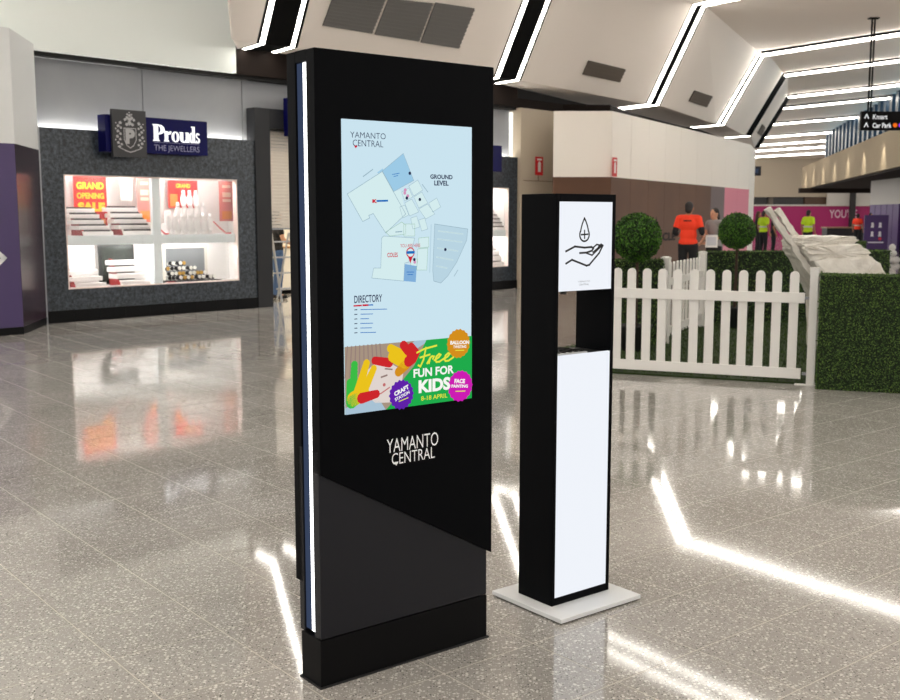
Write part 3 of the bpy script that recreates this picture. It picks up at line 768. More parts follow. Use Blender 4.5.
# ------------------------------------------------------------------ shop door: roller shutter, ladder, counter
sh = thing_at(S, 'roller_shutter', 'pale slatted roller shutter half lowered in the shop door', 'shutter', 4.11, .1, 1.36)
sl = MB().box(0, 3.64, 0, .02, 0, .05).build('slat', mat('shutter_white', (214, 206, 196), .4, .3), sh, bev=.006)
for k in range(1, 30): copy_part(sl, (0, 0, k * .0555), sh)
MB().box(0, 3.64, -.01, .03, -.03, -.003).build('bottom_rail', MATS['brushed_steel'], sh)
ld_ = thing_at(S, 'step_ladder', 'grey aluminium step ladder standing in the shop doorway', 'ladder', S.px(279, 290, .35)[0] + .06, .05, 0)
M_AL = mat('aluminium', (170, 172, 176), .35, .7)
for sx in (0, .42):
    g = MB(); g.capsule((sx - .0, .30, .03), (sx + .04, .62, 1.25), .022, .02, 8); g.build('ladder_rail', M_AL, ld_, True)
    g = MB(); g.capsule((sx + .0, .98, .03), (sx + .04, .66, 1.25), .018, .018, 8); g.build('rear_leg', M_AL, ld_, True)
for k in range(4): MB().box(.0, .46, .36 + k * .075, .46 + k * .075, .25 + k * .28, .275 + k * .28).build('tread', M_AL, ld_)
ct = thing_at(S, 'shop_counter', 'white shop counter inside the jeweller doorway', 'counter', 4.95, 2.3, 0)
MB().box(0, 2.4, 0, .6, .08, .92).build('counter_body', MATS['shop_white'], ct, bev=.01); MB().box(-.03, 2.43, -.03, .63, .92, .96).build('counter_top', mat('wood_top', (176, 138, 96), .4), ct, bev=.004); MB().box(.03, 2.37, .03, .57, 0, .08).build('kick_plate', M_CH, ct)

# ------------------------------------------------------------------ fire equipment signs
def fire_sign(fr, u, v, label):
    x, z = fr.px(u, v, -.09)
    o = thing_at(fr, 'fire_sign', label, 'sign', x, -.1, z)
    MB().box(-.13, .13, 0, .012, -.2, .2).build('sign_plate', mat('fire_red', (206, 22, 28), .4), o)
    g = MB(); g.flat([(-.05, -.13), (.05, -.13), (.05, .06), (.02, .1), (-.02, .1), (-.05, .06)], -.003); g.flat([(-.08, .12), (.08, .12), (.08, .16), (-.08, .16)], -.003)
    g.build('extinguisher_symbol', mat('fire_white', (240, 236, 232), .5), o)
fire_sign(S, 539, 166, 'red and white fire extinguisher sign on the cream pilaster')
H0 = Frame(hp[1], (hp[2].x - hp[1].x, hp[2].y - hp[1].y)); fire_sign(H0, 614.5, 167, 'red and white fire extinguisher sign on the hoarding corner')

# ================================================================== KIOSK
KA = G(322, 689); KB = G(487, 637)
K = Frame(KA, (KB.x - KA.x, KB.y - KA.y))
ks = thing('wayfinding_kiosk', 'tall black mall directory kiosk with a lit map screen', 'kiosk', K.o, K.rz)
KW = .712
fs_y = -.012
def kp(u, v, y=fs_y): return K.px(u, v, y)
g = MB(); g.prism([(.0, .725), (KW + .010, .326), (KW + .010, 2.066), (0.0, 2.066)], fs_y, .04, 'y')
g.build('front_shroud', M_BLACK, ks, bev=.003)
g = MB(); g.prism([(-.0, .335), (KW + .010, .735), (KW + .010, 2.066), (0, 2.066)], .105, .16, 'y')
g.build('rear_shroud', M_BLACK, ks, bev=.003)
MB().box(.022, KW - .01, .04, .105, .03, 2.045).build('core', M_BLACK, ks)
MB().box(0, KW + .010, .04, .105, 2.03, 2.066).build('top_cap', M_BLACK, ks)
MB().box(0, KW - .004, .0, .04, .168, .8).build('lower_panel', mat('kiosk_satin_grey', (25, 26, 32), .22, spec=.25), ks, bev=.002)
MB().box(0, KW - .004, .105, .135, .168, .8).build('lower_panel', MATS['kiosk_satin_grey'], ks, bev=.002)
MB().box(-.002, KW - .002, .0, .125, 0, .164).build('plinth', mat('kiosk_plinth', (6, 6, 8), .5, spec=.12), ks, bev=.002)
MB().box(-.008, KW + .004, -.006, .131, 0, .006).build('base_gasket', mat('kiosk_gasket', (30, 30, 32), .6), ks)
MB().box(.005, .024, .042, .066, .18, 2.028).build('light_strip', glow('kiosk_led', (255, 255, 255), 3.0), ks)
MB().box(.006, .024, .066, .104, .18, 2.028).build('light_channel', glow('channel_led_spill', (60, 72, 98), .8), ks)  # bluish LED light scattered on the channel, put in as its own glow
# screen
sx0, sz1 = kp(341.0, 117.0); sx1, sz1b = kp(471.2, 131.8); _, sz0 = kp(345, 414)
sz1 = (sz1 + sz1b) / 2 + .005; sz0 = kp(410, 406)[1]
def px2(u, v): return kp(u, v)
scr_m = glow('screen_glow', (206, 232, 244), .88)
scr = MB().box(sx0, sx1, fs_y - .003, fs_y + .01, sz0, sz1).build('screen', scr_m, ks)
SYY = fs_y - .0036
def LY(k): return SYY - .0003 * k
GN = lambda n, c, s=.9: glow('scr_' + n, c, s)
tm = [GN('navy', (38, 44, 78)), GN('red', (206, 36, 60)), GN('line', (150, 178, 192)), GN('pale', (214, 238, 240)), GN('blue', (158, 204, 232)), GN('road', (186, 214, 228)), GN('green_out', (150, 190, 160)), GN('midblue', (130, 176, 220)), GN('kblue', (30, 110, 190)), GN('pink', (214, 150, 190))]
def tb(g, txt, u0, v0, u1, v1, mi, bold, lay=2, dv=0.):
    """text with upper-left (u0,v0) and lower-right (u1,v1) photo corners on the screen plane"""
    x0, za = px2(u0, v0); x1, zb = px2(u1, v1)
    g.text(txt, x0, x1, zb, za, LY(lay), mi, bold)
def poly(g, pts, mi, lay): g.flat([px2(*p) for p in pts], LY(lay), mi)
def line(g, pts, wd, mi, lay, closed=False): g.stroke([px2(*p) for p in pts], wd, LY(lay), mi, closed)
g = MB()
tb(g, 'YAMANTO', 349.5, 131.5, 385, 139.5, 0, -.006); tb(g, 'CENTRAL', 352, 139.5, 382.5, 147.5, 0, -.006)
poly(g, [(353, 145.5), (357, 145.8), (355, 148.5)], 1, 3)
tb(g, 'GROUND', 429.5, 174.3, 451.8, 179.5, 0, .03); tb(g, 'LEVEL', 433.5, 180.5, 447.8, 185.8, 0, .03)
tb(g, 'DIRECTORY', 353.5, 295.6, 381.5, 301.6, 0, .014)
for k, (a, b) in enumerate(((18, 44), (18, 30), (18, 26), (18, 30), (18, 29), (18, 33))):
    v = 309.5 + k * 4.6
    line(g, [(354, v + .3), (356.3, v + .1)], .0028, 0, 2); line(g, [(360, v), (360 + (b - 18), v - (b - 18) * .02)], .0024, 8, 2)
line(g, [(353.5, 305.8), (360.5, 305.4)], .005, 1, 2); line(g, [(362.5, 305.2), (367, 305)], .006, 1, 2); line(g, [(367, 305), (372, 304.8)], .004, 8, 2)
g.build('lettering', tm, scr)
g = MB()
poly(g, [(346.5, 194), (381.5, 171.5), (393, 191.5), (400, 190), (405, 214), (385, 233), (372.5, 213.5), (368, 215.5), (369, 218), (362, 221.5)], 3, 1)
line(g, [(346.5, 194), (381.5, 171.5), (405, 214), (385, 233), (372.5, 213.5), (368, 215.5), (369, 218), (362, 221.5)], .0018, 2, 2, True)
poly(g, [(381.5, 171), (402.5, 153.5), (413, 180.5), (393, 191.5)], 4, 2)
poly(g, [(376.5, 172.5), (382, 168.5), (382.8, 170.3), (377.5, 173.5)], 4, 2)
line(g, [(381.5, 171), (402.5, 153.5), (413, 180.5), (393, 191.5)], .0014, 2, 3, True)
line(g, [(362.5, 176.5), (372, 169.5)], .003, 2, 2); line(g, [(421.5, 184.5), (427, 192)], .0025, 2, 2); line(g, [(453.5, 276), (457, 270)], .0025, 2, 2)
line(g, [(391.5, 174.5), (398.5, 173.3)], .002, 8, 3); line(g, [(393, 176.5), (397, 175.6)], .002, 8, 3)
# Kmart mark
tb(g, 'K', 371.5, 199.3, 376.5, 203, 1, .08, 3); line(g, [(376.5, 201), (386.5, 200.7)], .006, 8, 3)
for q in (((408, 186), (417, 180), (422, 190), (413, 196)), ((401, 192), (408, 188), (412, 197), (404, 201)), ((413, 197), (421, 192), (427, 203), (418, 208)), ((404, 203), (411, 199), (418, 212), (409, 216)), ((418, 209), (427, 204), (434, 214), (425, 219)), ((428, 203), (436, 198), (440, 207), (432, 212)), ((399, 207), (404, 205), (408, 215), (402, 218)), ((418, 220), (424, 218), (427, 229), (421, 231)), ((410, 218), (416, 216), (419, 227), (412, 229))):
    poly(g, q, 3, 1); line(g, q, .0013, 2, 2, True)
for q in (((385, 232), (401, 222), (405, 225), (405, 234), (389, 236)), ((403, 224), (414, 224), (414, 236), (403, 236)), ((418, 238), (428, 237), (428, 247), (418, 248)), ((417, 249), (427, 248), (426, 270), (416, 270)), ((410, 259), (417, 259), (416, 268), (410, 268))):
    poly(g, q, 3, 1); line(g, q, .0013, 6, 2, True)
q = [(383, 236), (414, 238), (408, 262), (404, 263), (403, 281), (371, 278), (373, 268), (380, 268), (381, 238)]
poly(g, q, 3, 1); line(g, q, .0016, 2, 2, True)
poly(g, [(404, 264), (416, 266), (415, 282), (403, 281)], 7, 2); line(g, [(406, 272), (413, 272)], .0022, 8, 3); line(g, [(407, 274.5), (412, 274.5)], .0022, 8, 3)
line(g, [(395, 232), (401, 231.5)], .0035, 2, 3)
# car park
q = [(434, 224), (467, 229), (466, 240), (456, 262), (447, 276), (440, 283), (433, 281), (432, 270)]
poly(g, q, 5, 1); line(g, q, .0018, 2, 2, True)
for a, b in (((438, 231), (462, 234)), ((437, 239), (461, 242)), ((437, 248), (457, 251)), ((436, 257), (452, 260)), ((436, 266), (446, 268))): line(g, [a, b], .004, 3, 2); line(g, [a, b], .001, 2, 3)
line(g, [(430.5, 225), (429, 272)], .004, 5, 1)
for u, v in ((409, 173.3), (406, 198), (419, 199.5), (413.5, 259.5), (444.5, 249.5)): x, z = px2(u, v); g.disc(x, z, .0055, LY(4), 0, 14)
tb(g, 'COLES', 386.5, 252.7, 397, 257, 1, .02, 3); tb(g, 'YOU ARE HERE', 399.5, 244, 419.5, 247, 1, .0, 3)
x, z = px2(409.5, 252.5); g.flat([(x - .014, z - .004), (x, z - .036), (x + .014, z - .004)], LY(4), 1); g.disc(x, z, .0175, LY(5), 1, 18); g.disc(x, z, .0135, LY(6), 3, 18); line(g, [(406.5, 252.5), (412.5, 252.2)], .009, 8, 9)
for u, v in ((404, 193), (407, 196), (404.5, 190), (414, 262)): x, z = px2(u, v); g.disc(x, z, .006, LY(3), 9, 8)
g.build('map_print', tm, scr)
# banner
bz1 = kp(345, 346)[1]; bz1b = kp(472, 336.5)[1]; bz1 = (bz1 + bz1b) / 2
bm_ = [GN('b_green', (32, 172, 76)), GN('b_skin', (226, 214, 208)), GN('b_hair', (168, 148, 130)), GN('b_lime', (60, 190, 70)), GN('b_yellow', (236, 196, 30)), GN('b_redpaint', (206, 40, 44)), GN('b_white', (250, 250, 246)), GN('b_freeyellow', (232, 232, 70)), GN('b_orange', (214, 144, 30)), GN('b_purple', (96, 34, 170)), GN('b_magenta', (206, 30, 180)), GN('b_shadow', (150, 128, 122)), GN('b_lips', (196, 110, 110)), GN('b_bluegrey', (170, 196, 214))]
g = MB(); g.flat([(sx0, sz0), (sx1, sz0), (sx1, bz1), (sx0, bz1)], LY(1), 0)
BW, BH = sx1 - sx0, bz1 - sz0
def bq(a, b): return (sx0 + BW * a, sz0 + BH * b)      # a right 0..1, b up 0..1
def bp(pts, mi, lay): g.flat([bq(*p) for p in pts], LY(lay), mi)
def bs(pts, wd, mi, lay): g.stroke([bq(*p) for p in pts], wd, LY(lay), mi)
def finger(pts, r0, r1, mi, lay, n=10):
    for (p, q) in zip(pts[:-1], pts[1:]):
        for k in range(n):
            t = k / n; x, z = bq(p[0] + (q[0] - p[0]) * t, p[1] + (q[1] - p[1]) * t); g.disc(x, z, r0 + (r1 - r0) * t, LY(lay), mi, 10)
# photo of a child with painted hands: hair, face, then hands
bp([(0, 0), (.36, 0), (.53, .60), (.66, 1), (0, 1)], 2, 2)
for k in range(9): bs([(.02 + k * .03, 1.0), (.0 + k * .035, .55)], .004, 11, 3)
bp([(.12, .55), (.22, .72), (.34, .70), (.44, .55), (.42, .3), (.34, .1), (.22, .12), (.14, .3)], 1, 4)
bp([(0, 0), (.30, 0), (.26, .14), (.12, .2), (0, .1)], 13, 4)
bs([(.27, .50), (.31, .52)], .006, 11, 5); bs([(.22, .22), (.27, .26), (.33, .33)], .004, 12, 5); x, z = bq(.29, .38); g.disc(x, z, .006, LY(5), 12, 10); bs([(.30, .62), (.35, .6)], .005, 11, 5)
bp([(.52, .85), (.66, 1), (.53, 1), (.46, .9)], 13, 3)
finger([(.055, .25), (.07, .78)], .017, .013, 3, 6); finger([(.034, .2), (.036, .5)], .016, .014, 3, 6)      # left hand: green, yellow, red
finger([(.09, .3), (.165, .78)], .018, .013, 4, 7); finger([(.13, .3), (.22, .68)], .017, .012, 4, 7); finger([(.12, .22), (.24, .26)], .019, .014, 5, 8)
finger([(.06, .22), (.14, .3)], .026, .024, 4, 7); finger([(.045, .18), (.08, .22)], .022, .02, 3, 7)
finger([(.22, .76), (.34, .70)], .014, .017, 5, 7); finger([(.34, .92), (.44, .78)], .015, .02, 4, 7); finger([(.44, .95), (.5, .8)], .016, .018, 5, 8); finger([(.36, .80), (.46, .68)], .022, .024, 4, 8); finger([(.5, .92), (.55, .78)], .014, .016, 5, 8); finger([(.40, .55), (.46, .66)], .016, .02, 8, 8); finger([(.48, .70), (.54, .76)], .02, .016, 5, 9)
bp([(.30, 0), (1, 0), (1, 1), (.62, 1), (.52, .62), (.42, .40), (.36, .12)], 0, 11)
# script word Free drawn in strokes
fy = 14; ww = .0062
bs([(.545, .82), (.60, .865), (.70, .90)], ww, 7, fy); bs([(.615, .88), (.595, .70), (.57, .60), (.555, .62)], ww, 7, fy); bs([(.57, .74), (.645, .77)], ww, 7, fy)
bs([(.625, .64), (.65, .72), (.665, .74), (.68, .735), (.672, .70)], ww, 7, fy); bs([(.65, .72), (.64, .64)], ww, 7, fy)
for o_ in (0, .075):
    bs([(.685 + o_, .675), (.72 + o_, .715), (.735 + o_, .75), (.722 + o_, .765), (.70 + o_, .73), (.69 + o_, .68), (.70 + o_, .645), (.725 + o_, .645), (.765 + o_, .69)], ww, 7, fy)
def bt(txt, a0, a1, b0, b1, mi, bold, ang=0.): g.text(txt, sx0 + BW * a0, sx0 + BW * a1, sz0 + BH * b0, sz0 + BH * b1, LY(fy), mi, bold, ang)
bt('FUN FOR', .515, .845, .435, .57, 6, .03); bt('KIDS', .555, .815, .185, .39, 6, .045); bt('8-18 APRIL', .575, .79, .065, .135, 7, .01)
x, z = bq(.885, .90); g.disc(x, z, .052, LY(12), 8, 36, .07); g.flat([bq(.80, 1), bq(.98, 1), bq(.98, 1.0), bq(.80, 1.0)], LY(12), 8)
bt('BALLOON', .815, .975, .885, .945, 6, .045, -.05); bt('TWISTING', .84, .95, .825, .87, 6, .03, -.05); bs([(.86, .795), (.93, .785)], .003, 7, fy)
x, z = bq(.42, .20); g.disc(x, z, .052, LY(12), 9, 36, .10); bt('CRAFT', .36, .48, .23, .30, 6, .05, .35); bt('STATION', .365, .485, .155, .205, 6, .03, .35); bs([(.40, .10), (.47, .14)], .003, 7, fy)
x, z = bq(.90, .22); g.disc(x, z, .056, LY(12), 10, 36, .07); bt('FACE', .85, .94, .265, .335, 6, .05, -.1); bt('PAINTING', .825, .965, .195, .245, 6, .04, -.1); bs([(.86, .145), (.94, .13)], .003, 7, fy)
g.build('banner_print', bm_, scr)
# white logo on the shroud
g = MB(); M_LOGO = mat('logo_white', (250, 252, 255), .5)
a = kp(386.5, 436); b = kp(438, 446); g.text('YAMANTO', a[0], b[0], kp(412, 449.2)[1], kp(412, 435.6)[1], fs_y - .0015, 0, -.004)
a = kp(391.5, 450); b = kp(434.5, 450); g.text('CENTRAL', a[0], b[0], kp(412, 461.6)[1], kp(412, 449.0)[1] - .004, fs_y - .0015, 0, -.004)
x, z = kp(396, 462.6); g.flat([(x - .009, z + .003), (x, z - .011), (x + .009, z + .003)], fs_y - .0016)
g.build('logo', M_LOGO, ks)

# ================================================================== HAND SANITISER STAND
PT = .024
QA = G(551.7, 607, PT); QB = G(610, 588.6, PT)
Q = Frame(QA, (K.d.x, K.d.y))
qs = thing('sanitiser_stand', 'black hand sanitiser stand with white lit panels on a white plate', 'sanitiser stand', Q.o, Q.rz)
QW, QD, QH, qt = .322, .198, 1.638, .016
g = MB(); g.box(0, qt, 0, QD, PT, QH); g.box(QW - qt, QW, 0, QD, PT, QH); g.box(qt, QW - qt, 0, QD, QH - .03, QH); g.box(qt, QW - qt, 0, QD, PT, PT + .03)
g.build('casing', M_BLACK, qs, bev=.002)
def qp(u, v): return Q.px(u, v, .006)
zu0 = (qp(558, 291.5)[1] + qp(607, 289)[1]) / 2; zl1 = (qp(557, 356)[1] + qp(606, 351.5)[1]) / 2
M_PNL = glow('lightbox_white', (242, 246, 253), .9)
M_PBK = mat('panel_back', (28, 28, 30), .5)
up = MB().box(qt, QW - qt, .004, .016, zu0, QH - .03).build('upper_panel', M_PNL, qs)
MB().box(qt, QW - qt, .016, QD - .004, zu0, QH - .03).build('upper_housing', M_PBK, qs)
MB().box(qt, QW - qt, .004, .016, PT + .03, zl1).build('lower_panel', M_PNL, qs)
MB().box(qt, QW - qt, .016, QD - .004, PT + .03, zl1 - .004).build('lower_housing', M_PBK, qs)
dt = MB().box(qt + .01, QW - qt - .11, .02, QD - .02, zl1 - .004, zl1 + .006).build('drip_tray', mat('tray_steel', (180, 180, 178), .35, .6), qs)
g = MB()
for k in range(5): g.box(qt + .03 + k * .032, qt + .042 + k * .032, .03, QD - .03, zl1 + .006, zl1 + .009)
g.build('tray_slot', M_CH, dt)
g = MB(); g.cyl((QW * .42, QD * .5, zu0 - .02), (QW * .42, QD * .5, zu0), .012, .016, 12); g.build('nozzle', M_PBK, qs)
pa_ = G(566, 624.6, 0.); plate_f = Q.loc(G(563, 624, PT)); plate_r = Q.loc(G(639.8, 596, PT)); plate_l = Q.loc(G(493.4, 592, PT))
MB().box(-.065, .385, -.120, QD + .09, .006, PT).build('base_plate', mat('plate_white', (224, 226, 228), .4), qs, bev=.003)
MB().box(-.055, .375, -.110, QD + .08, 0, .006).build('base_pad', M_CH, qs)
# hand and drop symbol
g = MB(); yq = .0032; wq = .0078
def qs_(pts, w_=wq, cl=False): g.stroke([qp(*p) for p in pts], w_, yq, 0, cl)
x0, z0 = qp(584.0, 234.6); rr_ = .0255
drop = []
for k in range(17):
    t = math.radians(-215 + 250 * k / 16); drop.append((x0 + rr_ * math.cos(t), z0 + rr_ * 1.0 * math.sin(t)))
tipx, tipz = qp(584.0, 218.2)
right = drop[-1]; left = drop[0]
def curve(a, b, c, n=6): return [((1 - t) ** 2 * a[0] + 2 * t * (1 - t) * b[0] + t * t * c[0], (1 - t) ** 2 * a[1] + 2 * t * (1 - t) * b[1] + t * t * c[1]) for t in [i / n for i in range(n + 1)]]
out = curve((tipx, tipz), (left[0] + .005, (tipz + left[1]) / 2), left) + drop + curve(right, (right[0] - .005, (tipz + right[1]) / 2), (tipx, tipz))
g.stroke(out, wq * .85, yq, 0, True)
qs_([(584.1, 230.6), (584.1, 238.2)], .0062); qs_([(580.9, 234.7), (587.3, 234.2)], .0062)
qs_([(565.5, 251.3), (574.5, 246.5), (584, 247.6), (591, 247.0), (592.8, 248.4), (591.5, 250.6), (586, 252.6), (579.5, 253.0)])
qs_([(586.5, 253.3), (591.5, 255.2), (601.5, 245.6)], wq * .8)
qs_([(592.5, 247.6), (596.3, 244.5), (598.6, 245.0), (597.8, 247.6), (592.5, 252.2)], wq * .8)
qs_([(598.4, 246.6), (600.5, 244.5), (602.3, 245.6), (598.5, 253.2), (588.8, 264.8), (586.0, 265.6), (571.5, 259.8), (565.6, 263.5)])
g.build('hand_symbol', mat('symbol_black', (16, 16, 20), .5), up)
g = MB(); a = qp(577.5, 282.5); b = qp(589.5, 280.2); g.text('YAMANTO', a[0], b[0], a[1], b[1], yq, 0, 0); a = qp(578.5, 285.5); b = qp(588.5, 283.2); g.text('CENTRAL', a[0], b[0], a[1], b[1], yq, 0, 0)
g.build('small_logo', mat('symbol_grey', (150, 152, 158), .5), up)

# ================================================================== PLAY ENCLOSURE: turf, fences, hedges, topiary
M_PVC = mat('picket_white', (236, 234, 230), .4)
fa = G(616, 374); fb_ = G(803, 385)
FF = Frame(fa, (fb_.x - fa.x, fb_.y - fa.y))
def picket_mesh(wd, z0, z1, th=.022):
    pr = [(-wd / 2, z0), (wd / 2, z0), (wd / 2, z1 - wd / 2)] + [(wd / 2 * math.cos(t), z1 - wd / 2 + wd / 2 * math.sin(t)) for t in [math.pi * k / 8 for k in range(1, 8)]] + [(-wd / 2, z1 - wd / 2)]
    return MB().prism(pr, 0, th, 'y')
gt = thing('picket_fence', 'white picket gate panel facing the viewer, between stand and hedge', 'fence', FF.o, FF.rz)
us = [602, 616.7, 630.7, 646, 661.3, 676.7, 693.3, 709, 725.3, 742, 759, 775.7, 793]
xs = [FF.px(u, 320)[0] for u in us]
zt = FF.px(709, 269.5)[1]
pk = None
x_lo = xs[0] - .05
allx = xs
for x in allx:
    if pk is None: pk = picket_mesh(.082, .06, zt).build('picket', M_PVC, gt); pk.location = (x, 0, 0)
    else: copy_part(pk, (x, 0, 0), gt)
xr = FF.px(804, 320)[0]
zr1 = FF.px(700, 290)[1]; zr0 = FF.px(700, 300)[1]
MB().box(x_lo, xr, -.024, 0, zr0, zr1).build('rail', M_PVC, gt, bev=.003)
zb1 = FF.px(700, 363)[1]; zb0 = FF.px(700, 373)[1]
MB().box(x_lo, xr - .01, -.024, 0, zb0, zb1).build('rail', M_PVC, gt, bev=.003)
for z in ((zr0 + zr1) / 2, (zb0 + zb1) / 2):
    MB().box(xr, xr + .05, -.012, .008, z - .012, z + .012).build('hinge', MATS['brushed_steel'], gt)
px0 = xr + .04
po = thing('fence_post', 'white square fence post against the end of the near hedge', 'post', FF.pt(px0, -.02), FF.rz)
MB().box(0, .075, 0, .075, .01, 1.075).build('post_shaft', M_PVC, po, bev=.003); MB().box(-.006, .081, -.006, .081, 1.075, 1.09).build('post_cap', M_PVC, po, bev=.004); MB().box(-.1, .1, -.02, .14, 0, .01).build('foot_plate', M_PVC, po)
# side fence
sa = G(664, 345); sb = G(700, 328); SF = Frame(sa, (sb.x - sa.x, sb.y - sa.y)); SL = (sb - sa).length
sf = thing('picket_fence', 'white side picket fence seen obliquely behind the gate panel', 'fence', SF.o, SF.rz)
pk = None; n = 11
for k in range(n):
    x = .09 + k * (SL - .18) / (n - 1)
    if pk is None: pk = picket_mesh(.055, .08, 1.0).build('picket', M_PVC, sf); pk.location = (x, 0, 0)
    else: copy_part(pk, (x, 0, 0), sf)
for z in (.12, .72): MB().box(.02, SL - .02, -.024, 0, z, z + .09).build('rail', M_PVC, sf, bev=.003)
for x in (-.05, SL):
    p = MB().box(x, x + .1, -.05, .05, 0, 1.05).build('post', M_PVC, sf, bev=.003); MB().lathe([(.066, 1.05), (.066, 1.065), (.03, 1.08)], 4, (x + .05, 0, 0)).build('post_cap', M_PVC, p)

# leaf scatter
def leaves(g, pts, size, rnd, jitter=1.0, ylong=1.6, nm=4):
    for p, n in pts:
        n = (Vector(n) + Vector((rnd.gauss(0, 1), rnd.gauss(0, 1), rnd.gauss(0, 1))) * jitter * .5).normalized()
        a = n.orthogonal().normalized(); a.rotate(Matrix.Rotation(rnd.uniform(0, 6.28), 3, n)); b = n.cross(a)
        s_ = size * rnd.uniform(.7, 1.3); tip = a * s_ * ylong + n * s_ * rnd.uniform(.2, .9)
        p = Vector(p)
        g.add([p - b * s_ * .5, p + tip * .55 - b * s_ * .35, p + tip, p + tip * .55 + b * s_ * .35, p + b * s_ * .5], [(0, 1, 2, 3, 4)], rnd.randrange(nm))
def greens(nm, cols):
    return [mat('%s_%s' % (nm, 'abcd'[i]), c, .55, spec=.3) for i, c in enumerate(cols)]
GH = greens('hedge_leaf', ((52, 78, 30), (72, 102, 40), (44, 68, 28), (104, 132, 56)))
GB = greens('box_leaf', ((42, 82, 18), (60, 104, 26), (30, 62, 14), (84, 128, 40)))
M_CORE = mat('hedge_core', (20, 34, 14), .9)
def hedge(name, label, A, B, h, th, nleaf, size, up_, seed, z0=0.):
    f = Frame(A, (B.x - A.x, B.y - A.y)); L = (Vector((B.x, B.y)) - Vector((A.x, A.y))).length; rnd = random.Random(seed)
    o = thing(name, label, 'hedge', f.o, f.rz, 'artificial hedges round the enclosure')
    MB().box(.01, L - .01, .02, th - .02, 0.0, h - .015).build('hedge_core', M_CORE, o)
    pts = []
    faces = [('f', L * h), ('t', L * th * up_), ('l', th * h), ('r', th * h), ('b', L * h * .4)]; tot = sum(a for _, a in faces)
    for fc, ar in faces:
        for _ in range(int(nleaf * ar / tot)):
            a, b = rnd.random(), rnd.random()
            if fc == 'f': pts.append(((a * L, .015, b * (h - .01)), (0, -1, .35)))
            elif fc == 'b': pts.append(((a * L, th - .015, b * (h - .01)), (0, 1, .35)))
            elif fc == 't': pts.append(((a * L, b * th, h - .015), (0, 0, 1)))
            elif fc == 'l': pts.append(((.01, a * th, b * h), (-1, 0, .3)))
            else: pts.append(((L - .01, a * th, b * h), (1, 0, .3)))
    g = MB(); leaves(g, pts, size, rnd, 1.0); tag(g.build('hedge_foliage', GH, o), kind='stuff')
    return o
ha = G(815, 389.5); hb = G(900, 394); hb = ha + (hb - ha) * 2.6
hedge('box_hedge', 'trimmed green hedge block in the right foreground', ha, hb, 1.045, .42, 34000, .0085, 1.3, 1)
ba = G(702, 317, 0); bb = G(850, 312, 0)
ba = Vector((3.72, 15.3, 0)); bb = Vector((6.6, 15.9, 0))
hedge('box_hedge', 'dark green hedge along the back of the fenced enclosure', ba, bb, 1.06, .4, 12000, .014, 1.6, 2)
la = Vector((1.82, 12.45, 0)); lb = Vector((2.58, 12.75, 0))
hedge('box_hedge', 'green hedge left of the side picket fence, under the larger ball', la, lb, 1.05, .4, 9000, .013, 1.6, 3)
# turf
tz = [FF.pt(x_lo - .05, .02), FF.pt(px0, .02), Vector((ha.x + .3, ha.y + .45, 0)), Vector((6.6, 15.9, 0)), Vector((3.6, 15.3, 0)), Vector((1.2, 12.3, 0))]
tf_ = thing('artificial_turf', 'green artificial turf mat inside the picket fence', 'turf', (0, 0, 0))
tm_ = MB(); tm_.prism([(p.x, p.y) for p in tz], .0005, .018); tm_.build('turf_backing', mat('turf_base', (38, 56, 16), .9), tf_)
g = MB(); rnd = random.Random(5); n_ = len(tz)
def inside(x, y):
    c = False
    for i in range(n_):
        a, b = tz[i], tz[(i + 1) % n_]
        if (a.y > y) != (b.y > y) and x < (b.x - a.x) * (y - a.y) / (b.y - a.y) + a.x: c = not c
    return c
cnt = 0
while cnt < 16000:
    x, y = rnd.uniform(1, 6.6), rnd.uniform(9.4, 15.9)
    if not inside(x, y): continue
    a = rnd.uniform(0, 6.28); hgt = rnd.uniform(.02, .04); w_ = .006
    g.add([(x - w_ * math.cos(a), y - w_ * math.sin(a), .017), (x + w_ * math.cos(a), y + w_ * math.sin(a), .017), (x + rnd.uniform(-.015, .015), y + rnd.uniform(-.015, .015), .017 + hgt)], [(0, 1, 2)], rnd.randrange(3)); cnt += 1
tag(g.build('turf_pile', [mat('turf_a', (48, 72, 18), .7), mat('turf_b', (62, 88, 24), .7), mat('turf_c', (38, 58, 16), .7)], tf_), kind='stuff')
# topiary balls
def topiary(u, v, Y, r, label, seed, nleaf):
    c = W(u, v, Y); rnd = random.Random(seed)
    o = thing('topiary_ball', label, 'topiary', (c.x, c.y, .018), 0, 'topiary balls on stems')
    hz = c.z - .018
    MB().lathe([(.15, 0), (.19, .28), (.2, .3), (.17, .3), (.165, .26)], 20).build('pot', mat('pot_black', (24, 24, 24), .5), o, True)
    g = MB(); g.capsule((0, 0, .2), (.01, 0, hz - r * .7), .024, .018, 10); g.build('trunk', mat('bark', (64, 46, 34), .8, bump=(60, .5)), o, True)
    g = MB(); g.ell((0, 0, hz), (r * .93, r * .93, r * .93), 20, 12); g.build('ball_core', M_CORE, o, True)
    pts = []
    for _ in range(nleaf):
        d = Vector((rnd.gauss(0, 1), rnd.gauss(0, 1), rnd.gauss(0, 1))).normalized(); rr = r * rnd.uniform(.9, .985); pts.append((d * rr + Vector((0, 0, hz)), d))
    g = MB(); leaves(g, pts, .017, rnd, 1.1, 1.3); tag(g.build('ball_foliage', GB, o), kind='stuff')
topiary(637, 237.5, 12.15, .28, 'larger clipped topiary ball next to the sanitiser stand', 11, 5200)
topiary(737, 231, 14.7, .252, 'smaller clipped topiary ball in front of the back hedge', 12, 4600)

